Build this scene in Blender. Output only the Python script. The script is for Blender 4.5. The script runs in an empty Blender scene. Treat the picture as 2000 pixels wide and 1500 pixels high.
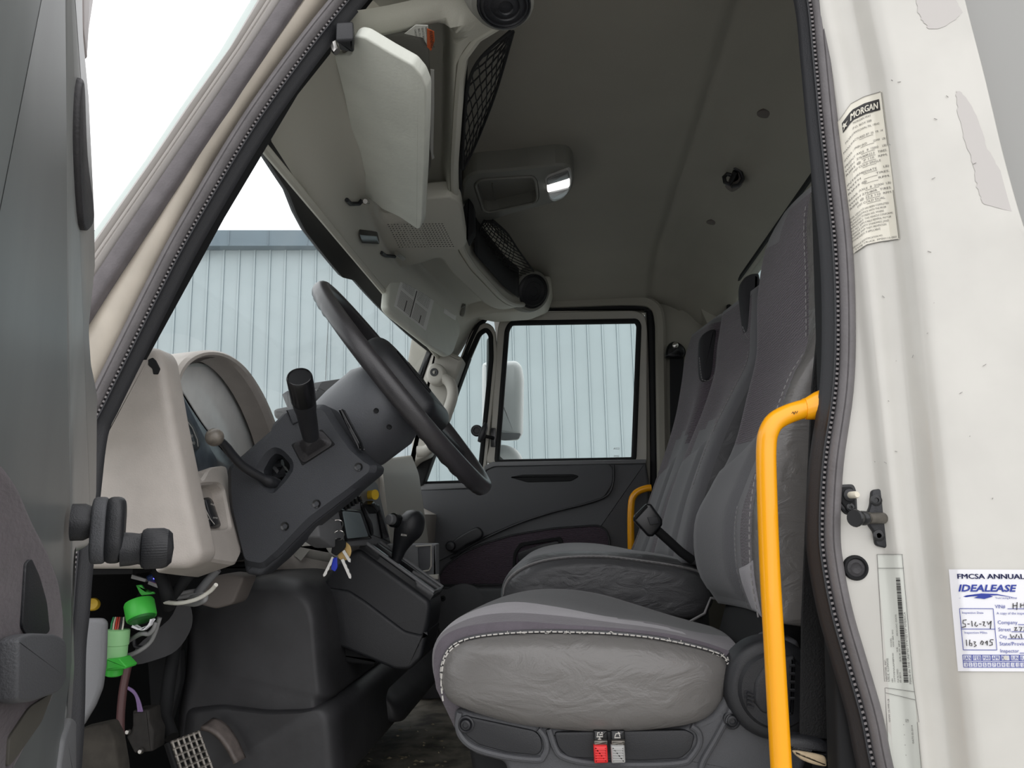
import bpy, bmesh, math, random
from mathutils import Vector, Matrix
random.seed(7)
V = Vector
# ------------------------------------------------------------------ camera, world, exposure
F = 1500.0; CZ = 0.62
_yc = V((.0767, -.1733, -1.0)); _yc.normalize()
_zc = V((-.0225, 1.0, 0)); _zc.z = (_yc.x*_zc.x + _yc.y*_zc.y)/-_yc.z; _zc.normalize()
_xc = _yc.cross(_zc)
cam = bpy.data.cameras.new('camera'); camo = bpy.data.objects.new('camera', cam)
bpy.context.scene.collection.objects.link(camo); bpy.context.scene.camera = camo
cam.sensor_width = 36; cam.lens = 36*F/2000; cam.clip_start = .02; cam.clip_end = 200
camo.matrix_world = Matrix.Translation((0, 0, CZ)) @ Matrix((_xc, _yc, _zc)).to_4x4()
sc = bpy.context.scene
sc.view_settings.view_transform = 'Standard'; sc.view_settings.look = 'None'
sc.view_settings.gamma = 1; sc.view_settings.use_curve_mapping = False
sc.view_settings.exposure = 0.18
wd = bpy.data.worlds.new('overcast_sky'); sc.world = wd; wd.use_nodes = True
bg = wd.node_tree.nodes['Background']
bg.inputs[0].default_value = (.985, .98, 1, 1); bg.inputs[1].default_value = 1.45
# soft overcast brightness falling in from the open driver's side (a diffuse sun behind cloud)
sl = bpy.data.lights.new('cloudy_sun', 'SUN'); sl.energy = .35; sl.angle = 1.6; sl.color = (1, .97, .94)
so = bpy.data.objects.new('cloudy_sun', sl); sc.collection.objects.link(so)
so.rotation_euler = (math.radians(52), 0, math.radians(18))

# ------------------------------------------------------------------ pixel <-> place helpers
def ray(px, py):
    v = V(((px-1000)/F, -(py-750)/F, -1)); return V((_xc.dot(v), _yc.dot(v), _zc.dot(v)))
O = V((0, 0, CZ))
def P(px, py, Y): d = ray(px, py); return O + d*(Y/d.y)
def PX(px, py, X): d = ray(px, py); return O + d*(X/d.x)
def PZ(px, py, zr): d = ray(px, py); return O + d*(zr/d.z)
def PP(px, py, p0, n): d = ray(px, py); return O + d*((p0-O).dot(n)/d.dot(n))
def R(x, Y, zr): return V((x, Y, CZ+zr))
def Ps(pts, Y): return [P(a, b, Y) for a, b in pts]
def lerp(a, b, t): return a+(b-a)*t
def interp(tab, x):
    if x <= tab[0][0]: return tab[0][1]
    for (a, va), (b, vb) in zip(tab, tab[1:]):
        if x <= b: return lerp(va, vb, (x-a)/(b-a))
    return tab[-1][1]
def sm(a, b, x):
    t = min(1, max(0, (x-a)/(b-a))); return t*t*(3-2*t)
def cr(pts, n=6, closed=False):
    pts = [V(p) for p in pts]; out = []; N = len(pts)
    for i in range(N if closed else N-1):
        p1 = pts[i]; p2 = pts[(i+1) % N]
        p0 = pts[(i-1) % N] if closed or i > 0 else p1
        p3 = pts[(i+2) % N] if closed or i < N-2 else p2
        for k in range(n):
            t = k/n
            out.append(.5*((2*p1)+(p2-p0)*t+(2*p0-5*p1+4*p2-p3)*t*t+(3*p1-p0-3*p2+p3)*t**3))
    if not closed: out.append(pts[-1])
    return out
def rc(pts, r, k=4):
    """round the corners of a closed outline"""
    pts = [V(p) for p in pts]; out = []; N = len(pts)
    for i in range(N):
        p = pts[i]; a = pts[i-1]-p; b = pts[(i+1) % N]-p
        rr = min(r, a.length*.45, b.length*.45); A = p+a.normalized()*rr; B = p+b.normalized()*rr
        for j in range(k+1):
            t = j/k; out.append(A*(1-t)**2+p*2*t*(1-t)+B*t*t)
    return out
def rpx(pts, r, Y, k=4): return [P(a[0], a[1], Y) for a in rc([V((x, y, 0)) for x, y in pts], r, k)]
def crpx(pts, Y, n=4): return [P(a[0], a[1], Y) for a in cr([V((x, y, 0)) for x, y in pts], n, True)]

# ------------------------------------------------------------------ materials
MATS = {}
def mat(name, col, rough=.55, bump=0, bscale=300, metal=0, var=0, vscale=6, spec=.5, coat=0, sheen=0, emit=0, bdet=3, stretch=None, col2=None, edge=None):
    if name in MATS: return MATS[name]
    m = bpy.data.materials.new(name); m.use_nodes = True; nt = m.node_tree; b = nt.nodes['Principled BSDF']
    L = nt.links.new; c = tuple((x/255)**2.2 for x in col)+(1,)
    b.inputs['Base Color'].default_value = c; b.inputs['Roughness'].default_value = rough
    b.inputs['Metallic'].default_value = metal; b.inputs['Specular IOR Level'].default_value = spec
    b.inputs['Coat Weight'].default_value = coat; b.inputs['Sheen Weight'].default_value = sheen
    tc = nt.nodes.new('ShaderNodeTexCoord'); src = tc.outputs['Object']
    if stretch:
        mp = nt.nodes.new('ShaderNodeMapping'); L(src, mp.inputs[0]); mp.inputs['Scale'].default_value = stretch; src = mp.outputs[0]
    if var or col2:
        n = nt.nodes.new('ShaderNodeTexNoise'); n.inputs['Scale'].default_value = vscale; n.inputs['Detail'].default_value = 6
        L(src, n.inputs['Vector'])
        rp = nt.nodes.new('ShaderNodeValToRGB'); L(n.outputs['Fac'], rp.inputs[0])
        c2 = tuple((x/255)**2.2 for x in col2)+(1,) if col2 else tuple(x*(1-var) for x in c[:3])+(1,)
        c1 = c if col2 else tuple(min(1, x*(1+var*.6)) for x in c[:3])+(1,)
        e = edge or (.35, .65)
        rp.color_ramp.elements[0].position = e[0]; rp.color_ramp.elements[1].position = e[1]
        rp.color_ramp.elements[0].color = c2; rp.color_ramp.elements[1].color = c1
        L(rp.outputs[0], b.inputs['Base Color'])
    if bump:
        n = nt.nodes.new('ShaderNodeTexNoise'); n.inputs['Scale'].default_value = bscale; n.inputs['Detail'].default_value = bdet
        L(src, n.inputs['Vector'])
        bp = nt.nodes.new('ShaderNodeBump'); bp.inputs['Strength'].default_value = bump; bp.inputs['Distance'].default_value = .002
        L(n.outputs['Fac'], bp.inputs['Height']); L(bp.outputs[0], b.inputs['Normal'])
    if emit:
        b.inputs['Emission Color'].default_value = c; b.inputs['Emission Strength'].default_value = emit
    MATS[name] = m; return m
def weave(name, col, col2, scale=(300, 300, 420), rough=.9):
    """knitted fabric with a small zigzag relief"""
    m = mat(name, col, rough, sheen=.3); nt = m.node_tree; b = nt.nodes['Principled BSDF']; L = nt.links.new
    tc = nt.nodes.new('ShaderNodeTexCoord'); mp = nt.nodes.new('ShaderNodeMapping'); mp.inputs['Scale'].default_value = scale
    L(tc.outputs['Object'], mp.inputs[0])
    w = nt.nodes.new('ShaderNodeTexWave'); w.wave_type = 'BANDS'; w.bands_direction = 'Z'; w.inputs['Scale'].default_value = .35
    w.inputs['Distortion'].default_value = 5; w.inputs['Detail'].default_value = 1; w.inputs['Detail Scale'].default_value = 1.6
    L(mp.outputs[0], w.inputs['Vector'])
    rp = nt.nodes.new('ShaderNodeValToRGB'); L(w.outputs['Fac'], rp.inputs[0])
    rp.color_ramp.elements[0].color = tuple((x/255)**2.2 for x in col2)+(1,); rp.color_ramp.elements[1].color = tuple((x/255)**2.2 for x in col)+(1,)
    L(rp.outputs[0], b.inputs['Base Color'])
    bp = nt.nodes.new('ShaderNodeBump'); bp.inputs['Strength'].default_value = .5; bp.inputs['Distance'].default_value = .002
    L(w.outputs['Fac'], bp.inputs['Height']); L(bp.outputs[0], b.inputs['Normal']); return m
def vinyl(name, col, rough=.36, worn=None):
    """leather-grain vinyl: cell bump plus larger creases"""
    m = mat(name, col, rough, spec=.5); nt = m.node_tree; b = nt.nodes['Principled BSDF']; L = nt.links.new
    tc = nt.nodes.new('ShaderNodeTexCoord')
    v = nt.nodes.new('ShaderNodeTexVoronoi'); v.inputs['Scale'].default_value = 260; v.feature = 'DISTANCE_TO_EDGE'
    mp = nt.nodes.new('ShaderNodeMapping'); mp.inputs['Scale'].default_value = (7, 7, 13); L(tc.outputs['Object'], mp.inputs[0])
    n = nt.nodes.new('ShaderNodeTexNoise'); n.inputs['Scale'].default_value = 2.2; n.inputs['Detail'].default_value = 7; n.inputs['Distortion'].default_value = 1.2
    L(tc.outputs['Object'], v.inputs['Vector']); L(mp.outputs[0], n.inputs['Vector'])
    b1 = nt.nodes.new('ShaderNodeBump'); b1.inputs['Strength'].default_value = .25; b1.inputs['Distance'].default_value = .001
    b2 = nt.nodes.new('ShaderNodeBump'); b2.inputs['Strength'].default_value = .5; b2.inputs['Distance'].default_value = .009
    L(v.outputs['Distance'], b1.inputs['Height']); L(n.outputs['Fac'], b2.inputs['Height']); L(b1.outputs[0], b2.inputs['Normal']); L(b2.outputs[0], b.inputs['Normal'])
    return m
def glass(name, tint=(.93, .97, .96), haze=.07, scr=0):
    m = bpy.data.materials.new(name); m.use_nodes = True; nt = m.node_tree; nt.nodes.clear(); L = nt.links.new
    o = nt.nodes.new('ShaderNodeOutputMaterial'); t = nt.nodes.new('ShaderNodeBsdfTransparent'); t.inputs[0].default_value = tint+(1,)
    g = nt.nodes.new('ShaderNodeBsdfGlossy'); g.inputs['Roughness'].default_value = .02
    d = nt.nodes.new('ShaderNodeBsdfTranslucent'); d.inputs[0].default_value = (.85, .9, .9, 1)
    fq = nt.nodes.new('ShaderNodeLayerWeight'); fq.inputs[0].default_value = .25; fr = nt.nodes.new('ShaderNodeMath'); fr.operation = 'MULTIPLY'; fr.inputs[1].default_value = .22; L(fq.outputs['Facing'], fr.inputs[0])
    a = nt.nodes.new('ShaderNodeMixShader'); L(fr.outputs[0], a.inputs[0]); L(t.outputs[0], a.inputs[1]); L(g.outputs[0], a.inputs[2])
    c = nt.nodes.new('ShaderNodeMixShader'); L(a.outputs[0], c.inputs[1]); L(d.outputs[0], c.inputs[2])
    c.inputs[0].default_value = haze
    if scr:
        tc = nt.nodes.new('ShaderNodeTexCoord'); n = nt.nodes.new('ShaderNodeTexNoise'); n.inputs['Scale'].default_value = 3.5; n.inputs['Detail'].default_value = 8; n.inputs['Roughness'].default_value = .6; n.inputs['Distortion'].default_value = 1.5
        L(tc.outputs['Object'], n.inputs[0]); r = nt.nodes.new('ShaderNodeMapRange'); r.inputs[1].default_value = .45; r.inputs[2].default_value = .8; r.inputs[3].default_value = haze; r.inputs[4].default_value = haze+scr
        L(n.outputs['Fac'], r.inputs[0]); L(r.outputs[0], c.inputs[0])
    L(c.outputs[0], o.inputs[0]); MATS[name] = m; return m

WHITE = mat('white_paint', (203, 201, 195), .3, coat=.4)
WHITE2 = mat('white_paint_jamb', (203, 201, 194), .35, coat=.3, var=.06, vscale=9)
CREAM = mat('cream_pillar_paint', (178, 170, 157), .4, var=.1, vscale=20)
LGREY = mat('light_grey_plastic', (178, 175, 167), .55, bump=.15, bscale=700)
DASH = mat('taupe_dash_plastic', (178, 171, 164), .5, bump=.25, bscale=500, var=.05, vscale=30)
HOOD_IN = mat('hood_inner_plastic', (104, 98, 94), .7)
HEAD = mat('headliner_vinyl', (154, 151, 141), .75, bump=.2, bscale=600, var=.04, vscale=4)
CONS = mat('overhead_plastic', (188, 187, 176), .62, bump=.15, bscale=600)
VISOR = mat('visor_vinyl', (214, 217, 207), .55, bump=.25, bscale=180, var=.06, vscale=14, stretch=(1, 1, .35))
DGREY = mat('dark_grey_trim', (78, 79, 82), .55, bump=.3, bscale=700)
MGREY = mat('mid_grey_trim', (112, 113, 115), .5, bump=.2, bscale=600)
BLACK = mat('black_plastic', (40, 41, 44), .42, bump=.2, bscale=800)
BLKS = mat('black_shiny_plastic', (28, 29, 31), .25)
BLKM = mat('black_matt', (24, 25, 27), .8)
RUB = mat('rubber_seal', (106, 103, 104), .5, bump=.25, bscale=250, var=.12, vscale=25)
RUBS = mat('rubber_strip_mid', (98, 94, 96), .55, bump=.3, bscale=300, var=.12, vscale=40)
MOULD = mat('pillar_moulding_grey', (158, 154, 150), .4)
RUBD = mat('rubber_dark', (54, 53, 55), .55, bump=.3, bscale=300, var=.15, vscale=40)
RUBL = mat('rubber_teeth', (120, 116, 116), .6)
CARD = mat('column_plastic', (58, 60, 64), .5, bump=.35, bscale=700, var=.08, vscale=12)
MATF = mat('engine_cover_rubber', (58, 58, 60), .5, bump=.15, bscale=60, var=.2, vscale=14)
FLOOR = mat('dirty_rubber_floor', (146, 140, 127), .85, bump=.5, bscale=60, col2=(84, 80, 73), vscale=14)  # tone lifted to paint light into the dim floor; blotches are dirt
YEL = mat('yellow_handle_paint', (255, 172, 18), .32, coat=.3)
YEL2 = mat('yellow_plastic', (238, 196, 60), .45)
FAB = weave('purple_grey_knit', (84, 71, 82), (50, 43, 51), scale=(130, 130, 190))
FABP = mat('plain_grey_fabric', (98, 98, 101), .85, bump=.3, bscale=500, sheen=.25)
FABM = mat('mauve_grey_fabric', (98, 92, 99), .9, bump=.5, bscale=260, sheen=.3, var=.1, vscale=30)
FABC = mat('cushion_top_fabric', (84, 84, 86), .9, bump=.4, bscale=400, sheen=.2)
FABL = mat('worn_light_fabric', (138, 132, 140), .9, bump=.5, bscale=300, sheen=.5, var=.1, vscale=18)
FABD = mat('charcoal_fabric', (74, 72, 76), .9, bump=.3, bscale=400, sheen=.2)
VIN = vinyl('grey_vinyl', (114, 112, 110), .27)
VIND = vinyl('dark_grey_vinyl', (78, 78, 80), .42)
STI = mat('pale_thread', (205, 202, 196), .8)
STG = mat('grey_thread', (140, 138, 138), .8)
METAL = mat('bright_steel', (205, 203, 198), .28, metal=1)
METD = mat('worn_dark_steel', (120, 116, 110), .4, metal=.8, var=.3, vscale=60)
BRASS = mat('brass_tag', (200, 168, 110), .4, metal=.4)
BLUE = mat('blue_plastic', (40, 60, 190), .4)
GRN = mat('green_tape', (70, 190, 70), .45)
GRNL = mat('pale_green_plastic', (150, 205, 145), .5)
CAB = mat('grey_cable', (135, 135, 135), .5)
WCAB = mat('white_cable', (225, 222, 212), .45)
RED = mat('red_plastic', (225, 50, 52), .4)
GRT = mat('grey_tab_plastic', (168, 168, 166), .45)
PAPER = mat('white_sticker', (236, 236, 240), .4)
PAPY = mat('aged_sticker', (226, 222, 208), .4, var=.05, vscale=20)
CLRS = mat('clear_sticker', (212, 214, 206), .25)
INKB = mat('blue_ink', (40, 58, 150), .5)
INKN = mat('navy_ink', (38, 44, 96), .5)
INK = mat('black_ink', (44, 42, 42), .5)
INKG = mat('grey_ink', (110, 108, 106), .6)
ORG = mat('orange_label', (196, 92, 50), .5)
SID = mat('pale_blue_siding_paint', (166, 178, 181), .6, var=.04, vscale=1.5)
SIDR = mat('siding_darker_tone', (118, 132, 138), .6)
FASC = mat('grey_fascia_paint', (98, 114, 124), .6, var=.06, vscale=3)
GND = mat('asphalt', (158, 157, 153), .9, var=.1, vscale=8)
BOXM = mat('grey_box_panel', (196, 196, 192), .5)
LENS = mat('lamp_lens', (225, 228, 230), .12, spec=.8)
LAMP = mat('lit_lamp', (255, 252, 248), .3, emit=1.3)
MIR = mat('mirror_shell', (238, 240, 240), .5)
GLW = glass('windscreen_glass', (.93, .965, .96), .03, .05)
GLS = glass('side_glass', (.95, .98, .975), .04, .05)
GLC = mat('cluster_lens_painted_reflection', (240, 242, 240), .2, spec=.8, var=.06, vscale=20)  # near-white diffuse lens, sky reflection put into the colour

# ------------------------------------------------------------------ mesh helpers
C = sc.collection
class MB:
    def __init__(s): s.v = []; s.f = []; s.m = []
    def add(s, vs, fs, mi=0):
        o = len(s.v); s.v += [tuple(v) for v in vs]; s.f += [tuple(i+o for i in f) for f in fs]; s.m += [mi]*len(fs); return s
    def loft(s, secs, closed=True, caps=True, mi=0):
        n = len(secs[0]); vs = [p for q in secs for p in q]; fs = []
        for i in range(len(secs)-1):
            for j in range(n if closed else n-1):
                k = (j+1) % n; fs.append((i*n+j, i*n+k, (i+1)*n+k, (i+1)*n+j))
        if caps and closed: fs.append(tuple(range(n))[::-1]); fs.append(tuple((len(secs)-1)*n+j for j in range(n)))
        return s.add(vs, fs, mi)
    def slab(s, pts, d, r=.003, k=3, mi=0, back=True):
        """outline pts (coplanar, 3D) pushed along vector d, both rims rounded with radius r"""
        n = len(pts); nn = V(d).normalized(); D = V(d).length; r = min(r, D*.5)
        area = V((0, 0, 0))
        for i in range(n): area += pts[i].cross(pts[(i+1) % n])
        sg = 1 if area.dot(nn) > 0 else -1
        ins = []
        for i in range(n):
            e1 = (pts[i]-pts[i-1]); e2 = (pts[(i+1) % n]-pts[i])
            if e1.length < 1e-7: e1 = e2
            if e2.length < 1e-7: e2 = e1
            n1 = nn.cross(e1.normalized())*sg; n2 = nn.cross(e2.normalized())*sg
            m = n1+n2; m = m/max(.5, m.length_squared)*2 if m.length > 1e-5 else n1
            ins.append(m)
        secs = []
        for j in range(k+1):
            a = math.pi/2*j/k; secs.append([p+i*(r*(1-math.sin(a)))+nn*(r*(1-math.cos(a))) for p, i in zip(pts, ins)])
        if back:
            for j in range(k, -1, -1):
                a = math.pi/2*j/k; secs.append([p+i*(r*(1-math.sin(a)))+nn*(D-r*(1-math.cos(a))) for p, i in zip(pts, ins)])
        else: secs.append([p+nn*D for p in pts])
        return s.loft(secs, mi=mi)
    def dome(s, pts, d, r, k=7, mi=0):
        """like slab, with a large rounded near rim made by shrinking towards the middle"""
        c = sum(pts, V((0, 0, 0)))/len(pts); nn = V(d).normalized(); R0 = max((p-c).length for p in pts); secs = []
        for j in range(k+1):
            a = math.pi/2*j/k; f = 1-r/R0*(1-math.sin(a)); secs.append([c+(p-c)*f+nn*(r*(1-math.cos(a))) for p in pts])
        secs.append([p+V(d) for p in pts]); return s.loft(secs, mi=mi)
    def box(s, c, ax, ay, az, mi=0, r=0):
        c = V(c); ax, ay, az = V(ax)/2, V(ay)/2, V(az)/2
        q = [c-ax-ay-az, c+ax-ay-az, c+ax+ay-az, c-ax+ay-az]
        if r: return s.slab(q, az*2, r, 2, mi)
        return s.add(q+[p+az*2 for p in q], [(0, 3, 2, 1), (4, 5, 6, 7), (0, 1, 5, 4), (1, 2, 6, 5), (2, 3, 7, 6), (3, 0, 4, 7)], mi)
    def tube(s, path, r, seg=10, mi=0, closed=False, cap=True):
        path = [V(p) for p in path]; n = len(path); secs = []; up = None
        for i, p in enumerate(path):
            if closed: t = path[(i+1) % n]-path[i-1]
            else: t = path[min(i+1, n-1)]-path[max(i-1, 0)]
            t.normalize()
            if up is None: up = t.orthogonal().normalized()
            up = (up-t*up.dot(t)).normalized(); sd = t.cross(up)
            rr = r[i] if isinstance(r, (list, tuple)) else (r(i/(n-1)) if callable(r) else r)
            secs.append([p+(up*math.cos(a)+sd*math.sin(a))*rr for a in [2*math.pi*j/seg for j in range(seg)]])
        if closed: secs.append(secs[0])
        return s.loft(secs, caps=cap and not closed, mi=mi)
    def sweep(s, path, prof, N, closed=False, mi=0):
        """prof: (a across, b along N) pairs, an open or closed polyline given as closed section"""
        path = [V(p) for p in path]; n = len(path); secs = []; N = V(N).normalized()
        for i, p in enumerate(path):
            t = (path[(i+1) % n]-path[i-1]) if closed else path[min(i+1, n-1)]-path[max(i-1, 0)]
            sd = t.cross(N).normalized(); secs.append([p+sd*a+N*b for a, b in prof])
        if closed: secs.append(secs[0])
        return s.loft(secs, caps=not closed, mi=mi)
    def lathe(s, c, ax, prof, seg=24, mi=0, sy=1, up=None):
        c = V(c); ax = V(ax).normalized(); u = (V(up)-ax*V(up).dot(ax)).normalized() if up else ax.orthogonal().normalized(); w = ax.cross(u)
        secs = [[c+ax*h+(u*math.cos(2*math.pi*j/seg)+w*math.sin(2*math.pi*j/seg)*sy)*max(r, 1e-5) for j in range(seg)] for r, h in prof]
        return s.loft(secs, mi=mi)
    def grid(s, rows, mi=0, fm=None):
        n = len(rows[0]); vs = [p for r in rows for p in r]; o = len(s.v)
        for i in range(len(rows)-1):
            for j in range(n-1):
                s.f.append((o+i*n+j, o+i*n+j+1, o+(i+1)*n+j+1, o+(i+1)*n+j)); s.m.append(fm(i, j) if fm else mi)
        s.v += [tuple(v) for v in vs]; return s
    def ring(s, outer, hole, d, depth=None, r=0, mi=0, floor=None):
        """plate with a hole: outline + hole (coplanar 3D), thickness vector d; floor: depth of a pocket bottom"""
        nn = V(d).normalized(); c = sum(hole, V((0, 0, 0)))/len(hole); u = nn.orthogonal().normalized(); w = nn.cross(u)
        def ang(p): q = p-c; return math.atan2(q.dot(w), q.dot(u)) % (2*math.pi)
        angs = sorted(set([round(ang(p), 5) for p in outer+hole]+[round(2*math.pi*k/64, 5) for k in range(64)]))
        def hit(poly, a):
            dx, dy = math.cos(a), math.sin(a); best = None
            for i in range(len(poly)):
                p = poly[i]-c; q = poly[(i+1) % len(poly)]-c
                ax, ay, bx, by = p.dot(u), p.dot(w), q.dot(u), q.dot(w); ex, ey = bx-ax, by-ay
                den = dx*ey-dy*ex
                if abs(den) < 1e-12: continue
                t = (ax*ey-ay*ex)/den; k = (ax*dy-ay*dx)/den
                if t > 0 and -1e-3 <= k <= 1+1e-3: best = t if best is None else (max(best, t) if poly is outer else min(best, t))
            return c+(u*dx+w*dy)*(best or .001)
        A = [hit(outer, a) for a in angs]; B = [hit(hole, a) for a in angs]; d = V(d)
        secs = [[p+d for p in A], [p+nn*r for p in A]]
        secs.append([p+(q-p).normalized()*min(r, (q-p).length*.4) for p, q in zip(A, B)]); secs.append([q+(p-q).normalized()*min(r, (q-p).length*.4) for p, q in zip(A, B)])
        secs.append([p+nn*r for p in B]); secs.append([p+(d if floor is None else nn*floor) for p in B])
        if floor is None: secs.append([p+d for p in A]); s.loft(secs, caps=False, mi=mi)
        else:
            n = len(A); s.loft(secs, caps=False, mi=mi); s.add([p+nn*floor for p in B], [tuple(range(n))], mi)
        return s
    def build(s, name, m, parent=None, ang=38, sub=0, solid=0, label=None, off=-1):
        me = bpy.data.meshes.new(name); me.from_pydata(s.v, [], s.f)
        ms = m if isinstance(m, (list, tuple)) else [m]
        for x in ms: me.materials.append(x)
        me.polygons.foreach_set('material_index', s.m); me.polygons.foreach_set('use_smooth', [len(f) <= 8 for f in s.f])
        bm = bmesh.new(); bm.from_mesh(me); bmesh.ops.remove_doubles(bm, verts=bm.verts, dist=1e-6); bmesh.ops.recalc_face_normals(bm, faces=bm.faces); bm.to_mesh(me); bm.free()
        me.set_sharp_from_angle(angle=math.radians(ang)); me.update()
        o = bpy.data.objects.new(name, me); C.objects.link(o)
        if solid: q = o.modifiers.new('thickness', 'SOLIDIFY'); q.thickness = solid; q.offset = off
        if sub: q = o.modifiers.new('smooth', 'SUBSURF'); q.levels = sub; q.render_levels = sub
        if parent: o.parent = parent; o.matrix_parent_inverse = parent.matrix_world.inverted()
        if label: o['label'] = label
        return o
def thing(name, label, cat, loc, group=None, kind=None):
    o = bpy.data.objects.new(name, None); o.empty_display_size = .05; C.objects.link(o); o.location = loc; o.matrix_world = Matrix.Translation(loc)
    o['label'] = label
    o['category'] = cat
    if group: o['group'] = group
    if kind: o['kind'] = kind
    return o
def tag(o, label, cat, group=None, kind=None):
    o['label'] = label; o['category'] = cat
    if group: o['group'] = group
    if kind: o['kind'] = kind
    return o
def struct(o, label=None):
    o['kind'] = 'structure'
    if label: o['label'] = label
    return o
def sgroup(name, loc, label): 
    o = bpy.data.objects.new(name, None); C.objects.link(o); o.location = loc; o.matrix_world = Matrix.Translation(loc)
    o['kind'] = 'structure'; o['label'] = label; return o
def dashes(path, step, ln, r, mb=None, N=(0, -1, 0), off=0, seg=5):
    """stitches along a path"""
    mb = mb or MB(); path = [V(p) for p in path]; acc = 0; N = V(N)
    for a, b in zip(path, path[1:]):
        L = (b-a).length; t = (b-a).normalized() if L > 0 else V((1, 0, 0))
        while acc < L:
            p = a+t*acc+N*off; mb.tube([p-t*ln/2, p+t*ln/2], r, seg); acc += step
        acc -= L
    return mb
def textmesh(body, size, bold=0, shear=0, sx=1):
    cu = bpy.data.curves.new('t', 'FONT'); cu.body = body; cu.size = size; cu.offset = bold; cu.shear = shear; cu.resolution_u = 2
    o = bpy.data.objects.new('t', cu); C.objects.link(o); dg = bpy.context.evaluated_depsgraph_get(); dg.update()
    me = bpy.data.meshes.new_from_object(o.evaluated_get(dg)); bpy.data.objects.remove(o)
    vs = [(v.co.x*sx, v.co.y) for v in me.vertices]; fs = [tuple(p.vertices) for p in me.polygons]; bpy.data.meshes.remove(me); return vs, fs
def textpx(mb, body, px, py, h, f, ang=0, bold=0, shear=0, sx=1, mi=0, width=None):
    """letters of cap height h (photo px) placed with f(px,py) -> 3D, running at angle ang"""
    vs, fs = textmesh(body, h/.7, bold*h/.7, shear, sx)
    if not vs: return 0
    w = max(v[0] for v in vs)
    if width: vs = [(v[0]*width/w, v[1]) for v in vs]; w = width
    ca, sa = math.cos(math.radians(ang)), math.sin(math.radians(ang))
    mb.add([f(px+x*ca+(-y)*(-sa)*1.0, py+x*sa-y*ca) for x, y in vs], fs, mi); return w
def rectpx(mb, x0, y0, x1, y1, f, mi=0, n=4, ang=None):
    rows = [[f(lerp(x0, x1, i/n), lerp(y0, y1, j/n)) for i in range(n+1)] for j in range(n+1)]
    return mb.grid(rows, mi)
NY = V((0, -1, 0)); PY = V((0, 1, 0))
# ================================================================== EXTERIOR
b = MB().box((0, 4, CZ-1.85), (60, 0, 0), (0, 40, 0), (0, 0, .1)); struct(b.build('ground', GND), 'grey asphalt yard under the truck')
# metal clad building across the yard
fw = -V((_xc.z*-1, 0, 0)); phi = math.radians(7.6); e = V((math.cos(phi), math.sin(phi), 0)); nb = V((e.y, -e.x, 0))
p0 = V((-.7, 9.0, 0)); g = sgroup('wall_building', (-.7, 9.0, CZ-1.8), 'pale blue ribbed metal building wall outside the cab')
zt = PP(500, 489, p0, nb).z; zf = PP(500, 459, p0, nb).z
mb = MB(); s = -7.0; prof = []
while s < 6.5:
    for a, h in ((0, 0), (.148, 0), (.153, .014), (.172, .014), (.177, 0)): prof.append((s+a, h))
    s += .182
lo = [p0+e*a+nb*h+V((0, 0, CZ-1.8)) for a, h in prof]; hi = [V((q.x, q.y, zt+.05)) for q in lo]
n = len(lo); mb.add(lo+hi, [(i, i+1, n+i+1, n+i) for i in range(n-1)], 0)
mb.m = [1 if i % 5 in (1, 3) else 0 for i in range(n-1)]  # steep rib sides take the darker siding colour
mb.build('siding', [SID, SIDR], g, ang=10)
mb = MB().box(p0+nb*.08+V((0, 0, (zt+zf)/2)), e*14, nb*.16, (0, 0, zf-zt)); mb.build('fascia', FASC, g)
mb = MB()
for i in range(30): mb.box(p0+nb*.165+e*(-6.5+i*.46)+V((0, 0, (zt+zf)/2)), e*.012, nb*.01, (0, 0, zf-zt-.02))
mb.build('fascia_joint', mat('fascia_joint_grey', (98, 112, 122), .6), g)
mb = MB().box(p0+nb*-1.5+V((0, 0, (zt+CZ-1.8)/2)), e*14, nb*2.9, (0, 0, zt-CZ+1.7)); mb.build('building_body', SIDR, g)
# box body behind the cab
mb = MB().box((1.85, 2.0, CZ+.9), (1.6, 0, 0), (0, 2.5, 0), (0, 0, 2.6), r=.03)
tag(mb.build('cargo_box', BOXM), 'pale grey cargo box front wall standing behind the white cab', 'truck box')
# ================================================================== CAB SHELL (roof, floor, walls)
def secY(pts, Y): return [R(x, Y, z) for x, z in pts]
# white outer roof
mb = MB(); secs = []
for Y, dz in ((.94, -.01), (.97, .03), (1.1, .09), (1.5, .13), (2.0, .14), (2.5, .13), (2.9, .09), (3.02, .03), (3.06, -.03)):
    xs = [(-.28, .82), (-.25, .86), (-.2, .93), (.1, .96), (.4, .96), (.56, .94), (.61, .90)]
    secs.append([R(x, Y, z-.06+dz) for x, z in xs]+[R(x, Y, z-.09+dz) for x, z in reversed(xs)])
mb.loft(secs); struct(mb.build('ceiling_roof_skin', WHITE), 'white outer roof of the cab')
# headliner ceiling
def ceil_z(x, Y):
    z = .905
    z -= .13*(1-sm(.97, 1.20, Y)) ; z -= .06*sm(2.5, 2.90, Y)+.05*sm(2.72, 2.9, Y)
    z += .012*sm(.315, .33, x)*(1-sm(.335, .36, x))
    z -= .125*sm(.345, .60, x)**1.15
    z += .012*sm(.44, .455, x)*(1-sm(.47, .51, x))
    return z
rows = []
for i in range(64):
    x = -.34+i*(.96/63); rows.append([R(x, 1.0+j*(1.92/60), ceil_z(x, 1.0+j*(1.92/60))) for j in range(61)])
struct(MB().grid(rows).build('ceiling', HEAD, solid=.012, off=1, ang=60), 'dark grey-green vinyl headliner with a moulded rear ridge')
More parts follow.
